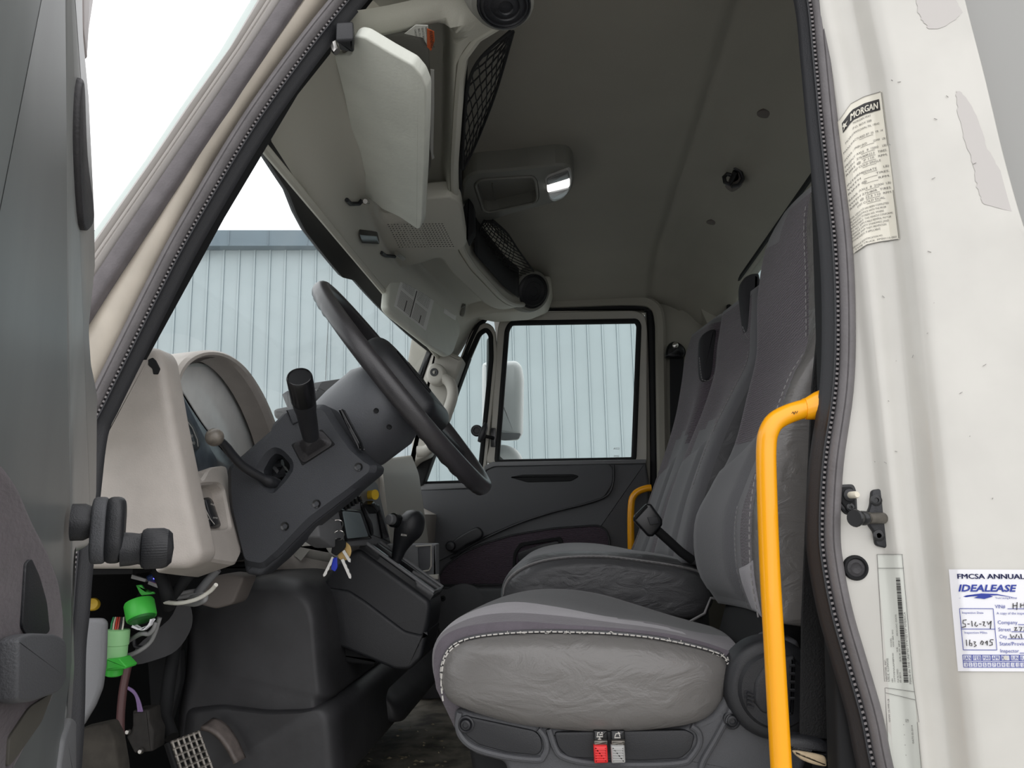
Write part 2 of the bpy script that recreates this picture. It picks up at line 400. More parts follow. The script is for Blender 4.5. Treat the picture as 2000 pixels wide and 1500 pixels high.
# rear wall: panel below and beside rear window (window x=.60, Y 1.2..2.72, zr .15...78)
g = sgroup('wall_rear', (.61, 2, CZ), 'dark grey rear cab wall with a wide back window')
outer = [R(.60, .99, -.65), R(.60, 2.93, -.65), R(.60, 2.93, .80), R(.60, .99, .80)]
hole = rc([R(.60, 1.15, .2), R(.60, 2.74, .2), R(.60, 2.74, .785), R(.60, 1.15, .785)], .05)
MB().ring(outer, hole, (.05, 0, 0), r=.004).build('wall_panel', HEAD, g)
MB().tube([p+V((-.004, 0, 0)) for p in hole], .009, 8, closed=True).build('window_gasket', BLKM, g)
gl = MB().slab(hole, (.005, 0, 0), .001).build('window_3', GLS); gl.location.x += .02; struct(gl, 'back window glass of the cab')
# moulded corner pieces between rear wall and far side
mb = MB().slab(rpx([(1335, 508), (1352, 500), (1392, 512), (1408, 540), (1412, 570), (1432, 590), (1445, 560), (1445, 640), (1420, 700), (1400, 760), (1385, 640), (1350, 560), (1322, 560)], 10, 2.80), (0, .09, 0), .005, 4)
mb.build('corner_moulding', HEAD, g)
# floor
mb = MB(); rows = []
for i in range(30):
    x = -1.05+i*(1.7/29); rows.append([R(x, .97+j*.1, -CZ+.006*math.sin(i*1.7+j)*math.sin(j*.9)+(.08*sm(1.98, 2.1, .97+j*.1)*(1-sm(2.6, 2.75, .97+j*.1)) if x > 9 else 0)) for j in range(20)])
mb.grid(rows); struct(mb.build('floor', FLOOR, ang=60), 'black rubber cab floor scattered with dirt')
# firewall and toe board
mb = MB().loft([secY([(-.80, .02), (-1.0, -.35), (-1.04, -.62), (-1.08, -.62), (-1.04, -.33), (-.84, .05)], Y) for Y in (.97, 2.93)])
struct(mb.build('wall_front', BLKM), 'black firewall below the dashboard')
# near side lower body (sill) & header above the door opening (outside the frame)
mb = MB().box(R(-.1, .97, -.70), (1.5, 0, 0), (0, .07, 0), (0, 0, .1), r=.01); struct(mb.build('trim_1', WHITE), 'white door sill')
mb = MB().slab([R(-.30, .93, .78), R(.30, .93, .78), R(.60, .93, .78), R(.62, .93, .9), R(-.22, .93, .86)], (0, .05, 0), .01); struct(mb.build('trim_2', WHITE), 'white roof rail above the door opening')
# ================================================================== WINDSCREEN
g = sgroup('window_1', R(-.6, 1.95, .3), 'raked windscreen glass')
def ws(t, Y): # t 0 top .. 1 bottom, slight curve across
    c = .10*(1-((Y-1.97)/.95)**2); return R(lerp(-.475, -.80, t)-c*lerp(.55, .9, t), Y, lerp(.61, -.05, t))
rows = [[ws(i/12, 1.0+1.9*j/24) for j in range(25)] for i in range(13)]
MB().grid(rows).build('glass', GLW, g)
# header edge of the windscreen: black frit band with a stepped bracket
edge = lambda Y: ws(0, Y)
mb = MB(); secs = []
for k in range(26):
    Y = 1.0+1.9*k/25; a = ws(0, Y); w = .003+.018*sm(1.35, 1.40, Y)*(1-sm(1.78, 1.83, Y)); bb = ws(w/.73+.002, Y)
    q = V((.006, 0, -.004)); secs.append([a+V((.03, 0, .015)), a+q, bb+q, bb-q, a-q])
mb.loft(secs); mb.build('frit_band', BLKM, g)
mb = MB()
for k in range(4):
    p = P(618+k*5, 452, 1.72); mb.box(p, (.004, 0, 0), (0, .004, 0), (0, 0, .035+.006*(k % 2)))
mb.box(P(624, 440, 1.72), (.03, 0, 0), (0, .03, 0), (0, 0, .012), r=.003)
mb.build('clip', BLKM, g)
# ================================================================== NEAR A PILLAR : parallel strips
g = sgroup('trim_3', P(400, 450, .96), 'near windscreen pillar with its grey weatherstrips')
BY = (0, 100, 212, 312, 475, 575, 700)
def bx(t_, y):
    if y < 0: return t_[0]+(t_[0]-t_[1])*(-y/100)
    if y > 700: return t_[-1]+(t_[-1]-t_[-2])*((y-700)/125)
    return interp(list(zip(BY, t_)), y)
def band(name, m, L_, R_, Y, h, shape='flat', pbot=860):
    mb = MB(); secs = []
    for y in (-120, 0, 50, 100, 212, 312, 400, 475, 575, 700, pbot):
        pl = P(bx(L_, y), y, Y); pr = P(bx(R_, y), y, Y); w = pr-pl
        pf = [(0, -.02), (.02, h*.6), (.12, h*.9), (.3, h), (.7, h), (.88, h*.9), (.98, h*.6), (1, -.02)] if shape == 'flat' else [(0, -.02), (0, 0), (.15, h*.7), (.5, h), (.85, h*.7), (1, 0), (1, -.02)]
        secs.append([pl+w*a_+NY*hh for a_, hh in pf])
    return mb.loft(secs).build(name, m, g, ang=50)
b0 = (490, 430, 352, 285, 168, 104, 22); b1 = (508, 450, 368, 301, 186, 120, 40); b2 = (528, 464, 387, 319, 206, 138, 58); b2b = (532, 468, 391, 323, 211, 143, 62)
b3 = (556, 490, 414, 345, 234, 168, 90); b3b = (557, 492, 416, 347, 236, 170, 92); b4 = (594, 528, 455, 386, 277, 211, 132); b5 = (628, 555, 476, 412, 326, 276, 214)
FRIT = mat('glass_edge_green', (206, 218, 214), .25)
band('glass_edge', FRIT, b0, b1, .962, .001)
band('weatherstrip', MOULD, b1, b2, .955, .010, 'rnd')
band('pale_moulding_line', mat('pale_moulding_line', (214, 210, 206), .35), b2, b2b, .952, .008, 'rnd')
band('outer_moulding', MOULD, b2b, b3, .955, .010, 'rnd')
band('rubber_weatherstrip', RUBS, b3b, b4, .957, .014)
band('pillar_skin', CREAM, b4, b5, .968, .014, 'rnd', pbot=860)
for o in g.children:
    if o.name.startswith('pillar_skin'): o['label'] = 'cream painted pillar surface'
# pillar core behind
mb = MB().slab(Ps([(590, -100), (760, -100), (560, 150), (410, 400), (250, 690), (110, 690), (190, 525), (355, 270), (500, 60)], .985), (0, .05, 0), .005); mb.build('pillar_core', BLKM, g)
# ================================================================== DOOR OPENING SEAL
inner = [(140, 1700), (154, 1500), (160, 1400), (163, 1270), (170, 1200), (176, 1120), (192, 962), (206, 850), (227, 800), (276, 700), (338, 575), (390, 475), (485, 312), (550, 212), (632, 100), (713, 0), (780, -70), (900, -125), (1200, -150), (1430, -150), (1520, -100), (1553, 0), (1566, 120), (1578, 250), (1590, 360), (1604, 500), (1608, 640), (1603, 760), (1583, 900), (1576, 1025), (1581, 1100), (1600, 1200), (1628, 1300), (1656, 1400), (1676, 1500), (1725, 1700)]
path = [P(q.x, q.y, .975) for q in cr([V((a, b_, 0)) for a, b_ in inner], 5)]
g = sgroup('trim_4', path[0], 'grey rubber seal running round the driver door opening')
MB().sweep(path, [(-.0375, -.02), (-.0375, .004), (-.0355, .013), (-.031, .018), (-.0265, .0185), (-.0255, .0168), (-.0245, .018), (-.020, .016), (-.0175, .008), (-.0172, -.02)], NY).build('seal_bulb', RUB, g, ang=50)
MB().sweep(path, [(-.0178, -.008), (-.0178, .006), (-.015, .009), (-.012, .0115), (-.0105, .0115), (-.009, .006), (-.003, .002), (0, -.006)], NY).build('inner_lip', BLACK, g, ang=50)
off = []
for i, p in enumerate(path):
    t = path[min(i+1, len(path)-1)]-path[max(i-1, 0)]; sd = t.cross(NY).normalized(); off.append((p+sd*-.0145+NY*.0095, t.normalized(), sd))
mb = MB(); acc = 0
for (a, t, sd), (c, _, _) in zip(off, off[1:]):
    L = (c-a).length
    while acc < L:
        mb.box(a+t*acc, t*.0028, sd*.004, NY*.002); acc += .0062
    acc -= L
o = mb.build('seal_teeth', RUBL, g, label='row of small rubber teeth'); 
# ================================================================== NEAR B PILLAR / REAR CORNER BODY
cl = lambda py: interp([(-200, 1676), (0, 1700), (150, 1733), (500, 1785), (900, 1826), (1100, 1848), (1500, 1895), (1700, 1920)], py)
JT = [(-240, .975), (-150, .973), (-118, .966), (-95, .952), (-82, .95), (-60, .953), (-40, .949), (-20, .935), (0, .922), (22, .914), (60, .912), (600, .905)]
def JY(px, py):
    c = cl(py); return interp(JT, px-c) + .0
edgeR = lambda py: interp([(-200, 1850), (0, 1893), (150, 1932), (300, 1967), (420, 2000), (700, 2100), (1000, 2300), (1700, 2500)], py)
seal_r = lambda py: interp([(-200, 1595), (0, 1610), (120, 1622), (250, 1636), (360, 1649), (500, 1664), (640, 1671), (760, 1664), (900, 1647), (1025, 1637), (1100, 1642), (1200, 1664), (1300, 1700), (1400, 1726), (1500, 1744), (1700, 1794)], py)
mb = MB(); rows = []
for i in range(40):
    py = -200+i*1900/39; L = seal_r(py)-10; Rr = edgeR(py); c = cl(py); st = [L]
    for s_ in (-130, -118, -106, -95, -88, -82, -74, -60, -48, -40, -30, -20, -10, 0, 10, 22, 40, 60, 100, 150, 220, 300): st.append(min(max(c+s_, L), Rr-14))
    row = [P(x, py, JY(x, py)) for x in st]
    for dx, dy in ((8, .002), (16, .010), (22, .025), (26, .05), (27, .12)): row.append(P(Rr-14, py, .905)+V((dx*.0006, dy, 0)))
    rows.append(row)
mb.grid(rows)
g = sgroup('wall_left', P(1800, 900, .93), 'white painted rear pillar of the driver door opening'); mb.build('body_panel', WHITE2, g, sub=1, ang=180)
WP = g
def patch(tab):
    rows = []; random.seed(len(tab))
    for (ya, xa, xb), (yb, xc, xd) in zip(tab, tab[1:]):
        for k in range(4):
            y = lerp(ya, yb, k/4); x0 = lerp(xa, xc, k/4)+random.uniform(-2, 2); x1 = min(lerp(xb, xd, k/4)+random.uniform(-2, 2), edgeR(y)-18)
            rows.append([P(lerp(x0, x1, q/8), y, JY(lerp(x0, x1, q/8), y)-.0005) for q in range(9)])
    MB().grid(rows).build('bare_paint_patch', mat('rose_primer', (190, 186, 182), .4), g, label='duller rose grey patch of paint')
patch(((178, 1868, 1874), (190, 1868, 1888), (215, 1871, 1902), (262, 1880, 1919), (285, 1888, 1926), (310, 1897, 1940), (330, 1904, 1952), (350, 1906, 1968), (365, 1908, 1985), (385, 1915, 2000), (398, 1921, 2000), (406, 1950, 2005), (415, 1985, 2010)))
patch(((-60, 1790, 1860), (0, 1790, 1866), (24, 1793, 1880), (38, 1800, 1866), (50, 1810, 1848), (58, 1813, 1826)))
mb = MB()
random.seed(21)
for k in range(22):
    a, b_ = random.uniform(1690, 1960), random.uniform(120, 1080); q = P(a, b_, JY(a, b_)-.0012) if a < edgeR(b_)-40 else None
    if q: mb.tube([q, q+V((random.uniform(-.004, .004), 0, random.uniform(-.004, .002)))], .00035, 4)
mb.build('scratches', mat('scratch_grey', (140, 138, 134), .6), g)['kind'] = 'stuff'
MB().box(R(.565, .985, .13), (.25, 0, 0), (0, .06, 0), (0, 0, 1.5), r=.012).build('rear_corner_panel', mat('painted_shade_grey', (150, 150, 147), .35), g)  # white cab corner greyed, its shade put into the colour
# inner grey trim of that pillar seen past the seal
mb = MB().slab(rpx([(1622, 560), (1660, 560), (1660, 900), (1640, 1150), (1700, 1400), (1760, 1600), (1600, 1600), (1606, 1300), (1600, 900)], 8, 1.06), (0, .04, 0), .008); o = mb.build('inner_trim', BLKM, g)
mb = MB().slab(Ps([(1585, -150), (1720, -150), (1800, 600), (1800, 1650), (1640, 1650), (1610, 640)], .99), (0, .04, 0), .005); mb.build('pillar_core', BLKM, g)
struct(MB().box(R(.46, 1.01, 0.1), (.1, 0, 0), (0, .06, 0), (0, 0, 1.6)).build('trim_5', BLKM), 'dark inner pillar behind the seal')
mb = MB().slab([P(a.x, a.y, 1.035) for a in cr([V((1628, 1180, 0)), V((1638, 1195, 0)), V((1643, 1230, 0)), V((1640, 1290, 0)), V((1631, 1300, 0)), V((1624, 1270, 0)), V((1623, 1210, 0))], 4, True)], (0, .006, 0), .002)
# things on the pillar -----------------------------------------------------------
def J(px, py, off=.0015): return P(px, py, JY(px, py)-off)
# rubber plug
t = thing('rubber_plug', 'round black rubber plug in the white door pillar', 'plug', J(1671, 1109))
c = J(1671, 1109, .0015); MB().lathe(c, NY, [(.0150, -.002), (.0150, .001), (.0138, .0035), (.0118, .004), (.0104, .0025), (.0098, -.001), (.006, -.0012), (0, -.001)], 32).build('plug_rim', BLKM, t)
MB().lathe(c+NY*.0005, NY, [(.0105, -.002), (.0105, .0012), (.008, .0016), (.0065, .0022), (.0045, .0010), (0, .0008)], 28).build('plug_centre', RUBD, t)
# door switch
t = thing('door_switch', 'black door ajar switch with a pale plunger beside the seal', 'switch', J(1656, 975))
YS = JY(1656, 975)
MB().slab(rpx([(1636, 947), (1668, 945), (1674, 958), (1677, 1008), (1662, 1008), (1648, 1003), (1637, 985)], 7, YS-.003), (0, .010, 0), .002).build('switch_plate', BLKS, t)
MB().slab(rpx([(1641, 952), (1665, 950), (1670, 962), (1672, 1001), (1660, 1002), (1642, 980)], 6, YS-.006), (0, .006, 0), .002).build('switch_body', BLKM, t)
c = P(1659, 967, YS-.006); MB().lathe(c, NY, [(.0075, 0), (.0075, .002), (.006, .003), (0, .003)], 24).build('plunger_collar', BLACK, t)
MB().lathe(c, V((.25, -1, 0)), [(.0042, 0), (.0042, .014), (.0032, .016), (0, .016)], 20).build('plunger', mat('ivory_plastic', (225, 218, 200), .4), t, label='pale ivory plunger')
c = P(1661, 991, YS-.006); MB().lathe(c, NY, [(.005, 0), (.005, .001), (.0042, .0015), (.0022, .0015), (.0018, -.001), (0, -.001)], 20).build('screw', BLKS, t)
# latch striker
t = thing('door_striker', 'black steel door striker with a protruding bolt on the white pillar', 'striker', J(1718, 1010))
YL = JY(1718, 1010)-.004
MB().slab(rpx([(1703, 957), (1722, 954), (1726, 962), (1730, 985), (1738, 1000), (1742, 1015), (1741, 1032), (1733, 1042), (1735, 1066), (1731, 1071), (1711, 1066), (1708, 1040), (1697, 1025), (1694, 1005), (1701, 988)], 7, YL), (0, .012, 0), .0025).build('striker_plate', BLACK, t)
for px, py in ((1711, 977), (1716, 1046)):
    MB().lathe(P(px, py, YL), NY, [(.0068, 0), (.0068, .001), (.0055, .0016), (.003, .0016), (.0024, -.0005), (0, -.0005)], 20).build('bolt', BLKS, t)
A = P(1724, 1012, YL); B = P(1668, 1012, YL-.034)
MB().tube([A, lerp(A, B, .55)], .0068, 16).build('striker_pin', METD, t)
MB().tube([lerp(A, B, .45), lerp(A, B, .62)], .0058, 16).build('striker_shank', METAL, t, label='bright bare steel shank')
MB().tube([lerp(A, B, .6), lerp(A, B, .64), lerp(A, B, .72), lerp(A, B, .76), lerp(A, B, .96), B], [.0065, .0085, .0085, .0068, .0105, .0095], 16).build('striker_head', BLKS, t)
# aged chassis sticker ------------------------------------------------------------
t = thing('chassis_sticker', 'aged white body maker sticker with a black logo bar wrapped on the pillar', 'sticker', J(1695, 330))
lx = lambda py: interp([(190, 1636), (240, 1640), (490, 1665)], py)
rx = lambda py: interp([(178, 1722), (300, 1737), (470, 1757)], py)
def S(u, v, off=.0015):   # u across 0..1, v down 0..1 ; top and bottom edges sweep
    x = lerp(lerp(1636, 1722, u), lerp(1665, 1757, u), v); yt = interp([(0, 238), (.3, 202), (.6, 188), (1, 178)], u); yb = interp([(0, 497), (.3, 478), (.6, 472), (1, 467)], u)
    return J(x, lerp(yt, yb, v), off)
MB().grid([[S(i/16, j/24) for i in range(17)] for j in range(25)]).build('sticker_sheet', PAPY, t)
def St(a, b_): return S(a/100, b_/300, .0022)   # sticker space 100 x 300
mb = MB(); mb.grid([[St(8+84*i/10-2*j/2*0, 14+22*j/2) for i in range(11)] for j in range(3)]); mb.build('logo_bar', INK, t)
mb = MB(); textpx(mb, 'MORGAN', 24, 32, 13, lambda a, b_: S(a/100, b_/300, .003), shear=.15, width=64); textpx(mb, 'MORGAN', 25, 32, 13, lambda a, b_: S(a/100, b_/300, .0031), shear=.15, width=64)
mb.add([S(x/100, y/300, .003) for x, y in ((11, 18), (14, 23), (20, 23), (15.5, 27), (18, 33), (13.5, 29.5), (9.5, 33), (11, 27), (8.5, 23))], [tuple(range(9))])
mb.build('logo_lettering', PAPY, t)
mb = MB()
L1 = [(44, 'MORGAN WAY', 30, 40, 6), (54, 'P.O. BOX 588', 28, 42, 6), (64, 'MORGANTOWN, PA. 19543', 10, 76, 6), (79, 'MANUFACTURED BY  05  YR  14', 4, 88, 6), (96, 'GVWR / PNBV (KG)        25999   LB)', 4, 92, 6), (110, 'FRONT AXLE   8  12000    LB)', 4, 92, 6), (120, 'WITH  275/80R22.5   TIRES.', 4, 92, 6), (129, 'RIMS @  P 110   RPM.', 4, 92, 6), (138, 'PSI COLD SINGLE', 20, 60, 6), (152, 'INTERMEDIATE     LB)', 4, 92, 6), (162, 'WITH          TIRES.', 4, 92, 6), (172, 'RIMS @       RPM.', 4, 92, 6), (186, 'REAR AXLE  8  21000  LB)', 4, 92, 6), (196, 'WITH 275/80R  TIRES.', 4, 92, 6), (205, 'RIMS @ 22.5 110  RPM.', 4, 92, 6), (214, 'PSI COLD DUAL', 20, 60, 6),
      (226, 'THIS VEHICLE HAS BEEN COMPLETED', 2, 84, 5.5), (233, 'IN ACCORDANCE WITH THE PRIOR', 2, 78, 5.5), (240, 'MANUFACTURERS IVD, WHERE', 2, 72, 5.5), (247, 'APPLICABLE. THIS VEHICLE CONFORMS', 2, 90, 5.5), (254, 'TO ALL APPLICABLE FEDERAL MOTOR', 2, 86, 5.5), (261, 'VEHICLE SAFETY STANDARDS, [AND', 2, 80, 5.5), (268, 'BUMPER AND THEFT PREVENTION', 2, 74, 5.5), (275, 'STANDARDS, IF APPLICABLE]', 2, 60, 5.5), (289, 'VEHICLE IDENTIFICATION NO.', 2, 64, 5), (296, 'TYPE TRUCK  PM30110-003', 6, 88, 5)]
for y, s_, x0, w, h in L1: textpx(mb, s_, x0, y, h*.72, St, width=w)
mb.build('printed_text', INKG, t)
mb = MB()
for y in (81, 98, 112, 122, 131, 140, 154, 164, 174, 188, 198, 207, 216): mb.grid([[St(40+30*i/4, y+.7*j) for i in range(5)] for j in range(2)])
mb.build('form_line', INKG, t)
mb = MB()
for q in (((3, 0), (97, 0)), ((99, 1), (99, 110)), ((98, 118), (99, 160)), ((99, 200), (99, 298)), ((5, 299), (97, 299))):
    (a0, b0), (a1, b1) = q; N_ = 14; rows = [[S(lerp(a0, a1, k/N_)/100+(0 if a0 != a1 else -.012*w_), lerp(b0, b1, k/N_)/300+(.004*w_ if a0 != a1 else 0), .0024) for k in range(N_+1)] for w_ in (0, 1)]
    mb.grid(rows)
mb.build('dirty_edge', INKG, t)
# certification sticker with bar code ----------------------------------------------
t = thing('barcode_sticker', 'clear vehicle certification sticker with a vertical bar code on the pillar', 'sticker', J(1760, 1280))
def K(u, v, off=.0014):
    x = lerp(lerp(1713, 1763, u), lerp(1738, 1800, u), v); return J(x, lerp(1083, 1510, v), off)
MB().grid([[K(i/8, j/24) for i in range(9)] for j in range(25)]).build('sticker_sheet', CLRS, t)
def Kt(a, b_): return K(a/50, b_/430, .0022)
mb = MB(); v = 46; random.seed(3)
while v < 252:
    w = random.choice((.9, .9, 1.6, 2.4)); mb.grid([[Kt(lerp(33, 41, i/2), v+w*j) for i in range(3)] for j in range(2)]); v += w+random.choice((.8, .9, 1.4))
mb.build('bar_code', INK, t)
mb = MB()
def vtext(s_, x, y, h, w): return textpx(mb, s_, x, y, h, Kt, ang=-90, width=w)
vtext('MADE IN THE UNITED STATES OF AMERICA', 46, 255, 3.6, 142); vtext('NAVISTAR, INC.', 5, 250, 3.2, 44); vtext('LISLE, ILLINOIS', 9, 250, 3.2, 46); vtext('VIN', 15, 252, 2.6, 8); vtext('1HTMMAAM8FH000000'[:12], 19, 252, 2.6, 58)
vtext('MODEL', 17, 182, 2.6, 18); vtext('4300 SBA 4X2', 21, 182, 2.6, 34); vtext('DATE MFD.', 25, 252, 2.8, 28); vtext('05-2014', 29, 252, 2.8, 20); vtext('W.B.', 27, 192, 2.6, 10); vtext('254.0 IN', 31, 212, 2.4, 42); vtext('PKG.LOC. DATE', 29, 160, 2.6, 42)
vtext('GVW 25,999 LB', 6, 330, 2.6, 46); vtext('DATE 05-2014', 42, 372, 2.8, 36); vtext('KG', 33, 330, 2.4, 6); vtext('LB', 36, 330, 2.4, 6)
for i in range(4): vtext('.', 28, 336+i*20, 8, 2)
mb.build('printed_text', INKG, t)
mb = MB()
for a0, b0, a1, b1 in ((0, 0, 50, 0), (0, 27, 50, 27), (0, 0, 0, 250), (49, 0, 49, 250), (49, 250, 53, 330), (1, 272, 50, 286), (1, 262, 50, 270), (50, 330, 50, 430), (0, 262, 0, 430)):
    p_ = [Kt(lerp(a0, a1, k/8), lerp(b0, b1, k/8)) for k in range(9)]; mb.tube(p_, .00028, 4)
mb.build('sheet_edge', INKG, t)
# inspection sticker ----------------------------------------------------------------
t = thing('inspection_sticker', 'white and blue annual inspection sticker on the outer white panel', 'sticker', J(1950, 1210))
# sticker space: x 0..300, y 0..200; photo corners tl (1853,1112) bl (1871,1312), top edge level
def I(a, b_, off=.0022):
    px = 1853+a+lerp(0, 18, b_/200)+a*.0; py = 1112+b_*.995+a*.004; return J(px, py, off)
MB().grid([[I(300*i/60, 200*j/20, .0014) for i in range(61)] for j in range(21)]).build('sticker_sheet', PAPER, t)
mb = MB(); [textpx(mb, 'FMCSA ANNUAL INSPECTION', 14+dx_, 18+dy_, 9.5, I, width=236) for dx_, dy_ in ((0, 0), (.7, 0), (.35, .35), (1.1, .2))]; mb.build('heading', INKN, t)
mb = MB(); textpx(mb, 'IDEALEASE', 14, 43, 13, I, bold=.03, shear=.25, width=116)
sw = [(14, 57), (30, 51), (60, 47), (90, 48), (130, 56), (92, 50.5), (76, 51), (82, 53), (64, 58), (58, 57), (44, 56), (54, 52), (40, 53)]
mb.add([I(a, b_) for a, b_ in sw], [(0, 1, 12), (1, 2, 11, 12), (2, 3, 5, 6), (3, 4, 5), (2, 6, 7, 11), (11, 7, 8, 9), (9, 10, 11)])
mb.build('logo', INKB, t)
mb = MB(); textpx(mb, 'Truck Leasing & Rental', 86, 57.5, 3.6, I, width=42)
for s_, x, y, h, w in (('VIN#', 84, 76, 7, 20), ('A copy of the inspection report', 86, 88, 4.6, 88), ('Company', 86, 107, 7, 39), ('Street', 86, 121, 7, 25), ('City', 87, 135, 7, 15), ('State/Province', 86, 149, 7, 60), ('Inspector', 86, 163, 7, 37), ('Inspection Date', 18, 87, 4.2, 42), ('Inspection Miles', 19, 126, 4.2, 45)): textpx(mb, s_, x, y, h, I, width=w)
def ln(a0, b0, a1, b1, w=.8):
    d = V((a1-a0, b1-b0, 0)).normalized(); q = V((-d.y, d.x, 0))*w/2
    n_ = max(2, int(max(abs(a1-a0), abs(b1-b0))/5)); mb.grid([[I(lerp(a0, a1, k/n_)+q.x*s_, lerp(b0, b1, k/n_)+q.y*s_, .0024) for k in range(n_+1)] for s_ in (-1, 1)])
for q in ((14, 77, 80, 77), (14, 77, 14, 158), (80, 77, 80, 158), (14, 117, 80, 117), (14, 158, 80, 158), (108, 77, 180, 77), (126, 108, 200, 108), (112, 122, 200, 122), (103, 136, 200, 136), (124, 164, 200, 164), (12, 168, 300, 168), (12, 179, 300, 179), (12, 182, 300, 182), (12, 192, 300, 192), (12, 168, 12, 192)): ln(*q, w=1.2)
for i in range(1, 9): ln(12+18.5*i, 168, 12+18.5*i, 179, 2)
for i in range(1, 18): ln(12+9.2*i, 182, 12+9.2*i, 192, 1.2)
for i, s_ in enumerate(('JAN', 'FEB', 'MAR', 'APR', 'M', 'JUN', 'JUL', 'AUG')): textpx(mb, s_, 14+18.5*i, 177.3, 7.4, I, bold=.0, width=14.5 if len(s_) > 1 else 5)
for i in range(17): textpx(mb, str(i+1), 14.4+9.2*i, 190, 5.6, I, bold=.0, width=5.6 if i > 8 else 3.6)
mb.build('blue_print', INKB, t)
mb = MB()
def stroke(pts, r=.00045): mb.tube([I(a, b_, .0022) for a, b_ in pts], r, 5)
for s_ in ([(26, 99), (19, 100), (18, 106), (23, 107), (23, 112), (15, 114)], [(27, 107), (31, 107)], [(36, 101), (36, 112)], [(44, 103), (41, 109), (44, 112), (47, 109)], [(50, 107), (54, 107)], [(57, 103), (61, 102), (58, 110), (62, 111)], [(66, 102), (68, 108), (74, 101)], [(74, 101), (71, 117)],
           [(22, 138), (22, 150)], [(29, 138), (27, 149), (32, 150), (32, 145), (28, 145)], [(36, 142), (40, 142), (37, 146), (41, 149), (36, 152)], [(52, 140), (49, 146), (53, 148), (55, 142), (52, 140)], [(62, 141), (58, 144), (62, 146), (63, 140), (62, 149)], [(75, 138), (69, 138), (68, 142), (72, 143), (72, 148), (66, 149)],
           [(120, 66), (119, 77)], [(120, 71), (127, 70)], [(128, 64), (126, 79)], [(135, 66), (134, 75)], [(135, 70), (142, 69)], [(142, 65), (141, 76)],
           [(118, 114), (123, 113), (118, 120), (124, 119)], [(127, 113), (133, 113), (129, 121)], [(136, 113), (141, 113), (136, 120), (142, 120)],
           [(109, 127), (111, 135), (115, 130), (118, 135), (122, 127)], [(125, 130), (126, 135)], [(130, 126), (131, 135)]): stroke(s_)
mb.build('handwriting', INK, t, label='black handwritten date, mileage and address')
mb = MB().lathe(I(96, 173, .0026), NY, [(.0024, 0), (.0024, .0002), (0, .0002)], 20); mb.build('punched_hole', WHITE2, t, label='round hole punched over the fifth month')
# ================================================================== FAR SIDE WALL AND PASSENGER DOOR
YD = 2.86
g = sgroup('wall_right', R(.45, 2.93, 0), 'dark grey far side of the cab behind the passenger door')
MB().slab(Ps([(1262, 570), (1350, 545), (1440, 560), (1440, 1500), (1255, 1500)], YD+.02), (0, .06, 0), .01).build('wall_panel', HEAD, g)
MB().slab(Ps([(820, 560), (1300, 540), (1300, 612), (1000, 604), (940, 612), (900, 655), (800, 860), (770, 860)], YD+.045), (0, .05, 0), .01).build('door_header', HEAD, g)
# lip above the door
MB().sweep([P(q.x, q.y, YD-.01) for q in cr([V((a, b_, 0)) for a, b_ in [(846, 760), (880, 690), (912, 640), (945, 606), (1000, 594), (1120, 590), (1240, 587), (1276, 596), (1288, 625), (1290, 700), (1294, 1000), (1296, 1300)]], 4)], [(-.022, -.03), (-.020, .004), (-.010, .012), (.010, .010), (.018, .002), (.018, -.03)], NY).build('header_trim', HEAD, g)
MB().tube(crpx([(1300, 905), (1308, 900), (1313, 910), (1310, 935), (1302, 930)], YD+.02, 4), .002, 6, closed=True).build('bolt_recess', DGREY, g)
door = sgroup('door_2', P(1100, 1000, YD), 'passenger door with grey frame and dark moulded lower trim')
gas = [(862, 830), (905, 706), (928, 650), (945, 622), (962, 610), (1000, 602), (1245, 598), (1264, 606), (1272, 630), (1278, 900), (1280, 1500)]
MB().tube([P(q.x, q.y, YD+.015) for q in cr([V((a, b_, 0)) for a, b_ in gas], 4)], .016, 8).build('door_seal', BLKM, door)
# main window surround
out1 = rpx([(948, 905), (958, 860), (972, 640), (980, 614), (1000, 609), (1240, 606), (1260, 614), (1264, 640), (1264, 905)], 10, YD)
hol1 = rpx([(972, 907), (990, 640), (997, 628), (1244, 624), (1249, 632), (1239, 902)], 7, YD)
MB().ring(out1, hol1, (0, .05, 0), r=.004).build('window_frame', LGREY, door)
def gasket(pts, Y, w, name='window_gasket', r=7):
    a = rpx(pts, r, Y); return MB().tube([p for p in a], w, 8, closed=True).build(name, BLKM, door)
gasket([(970, 903), (990, 645), (998, 631), (1243, 627), (1248, 636), (1238, 898)], YD+.004, .0105)
gl = MB().slab(hol1, (0, .005, 0), .001).build('window_2', GLS); gl.location.y += .03; struct(gl, 'clear passenger door window glass')
# vent window
out2 = rpx([(808, 962), (846, 840), (902, 690), (925, 640), (950, 628), (966, 640), (972, 700), (950, 905), (940, 950)], 10, YD+.002)
hol2 = rpx([(822, 950), (858, 850), (912, 710), (938, 650), (950, 641), (960, 655), (963, 700), (943, 905), (936, 944)], 8, YD+.002)
MB().ring(out2, hol2, (0, .045, 0), r=.004).build('vent_window_frame', LGREY, door)
gasket([(818, 946), (855, 850), (910, 710), (936, 652), (950, 643), (959, 655), (960, 700), (940, 902), (934, 942)], YD+.006, .010)
gl = MB().slab(hol2, (0, .005, 0), .001).build('window_4', GLS); gl.location.y += .03; struct(gl, 'small triangular vent window glass of the passenger door')
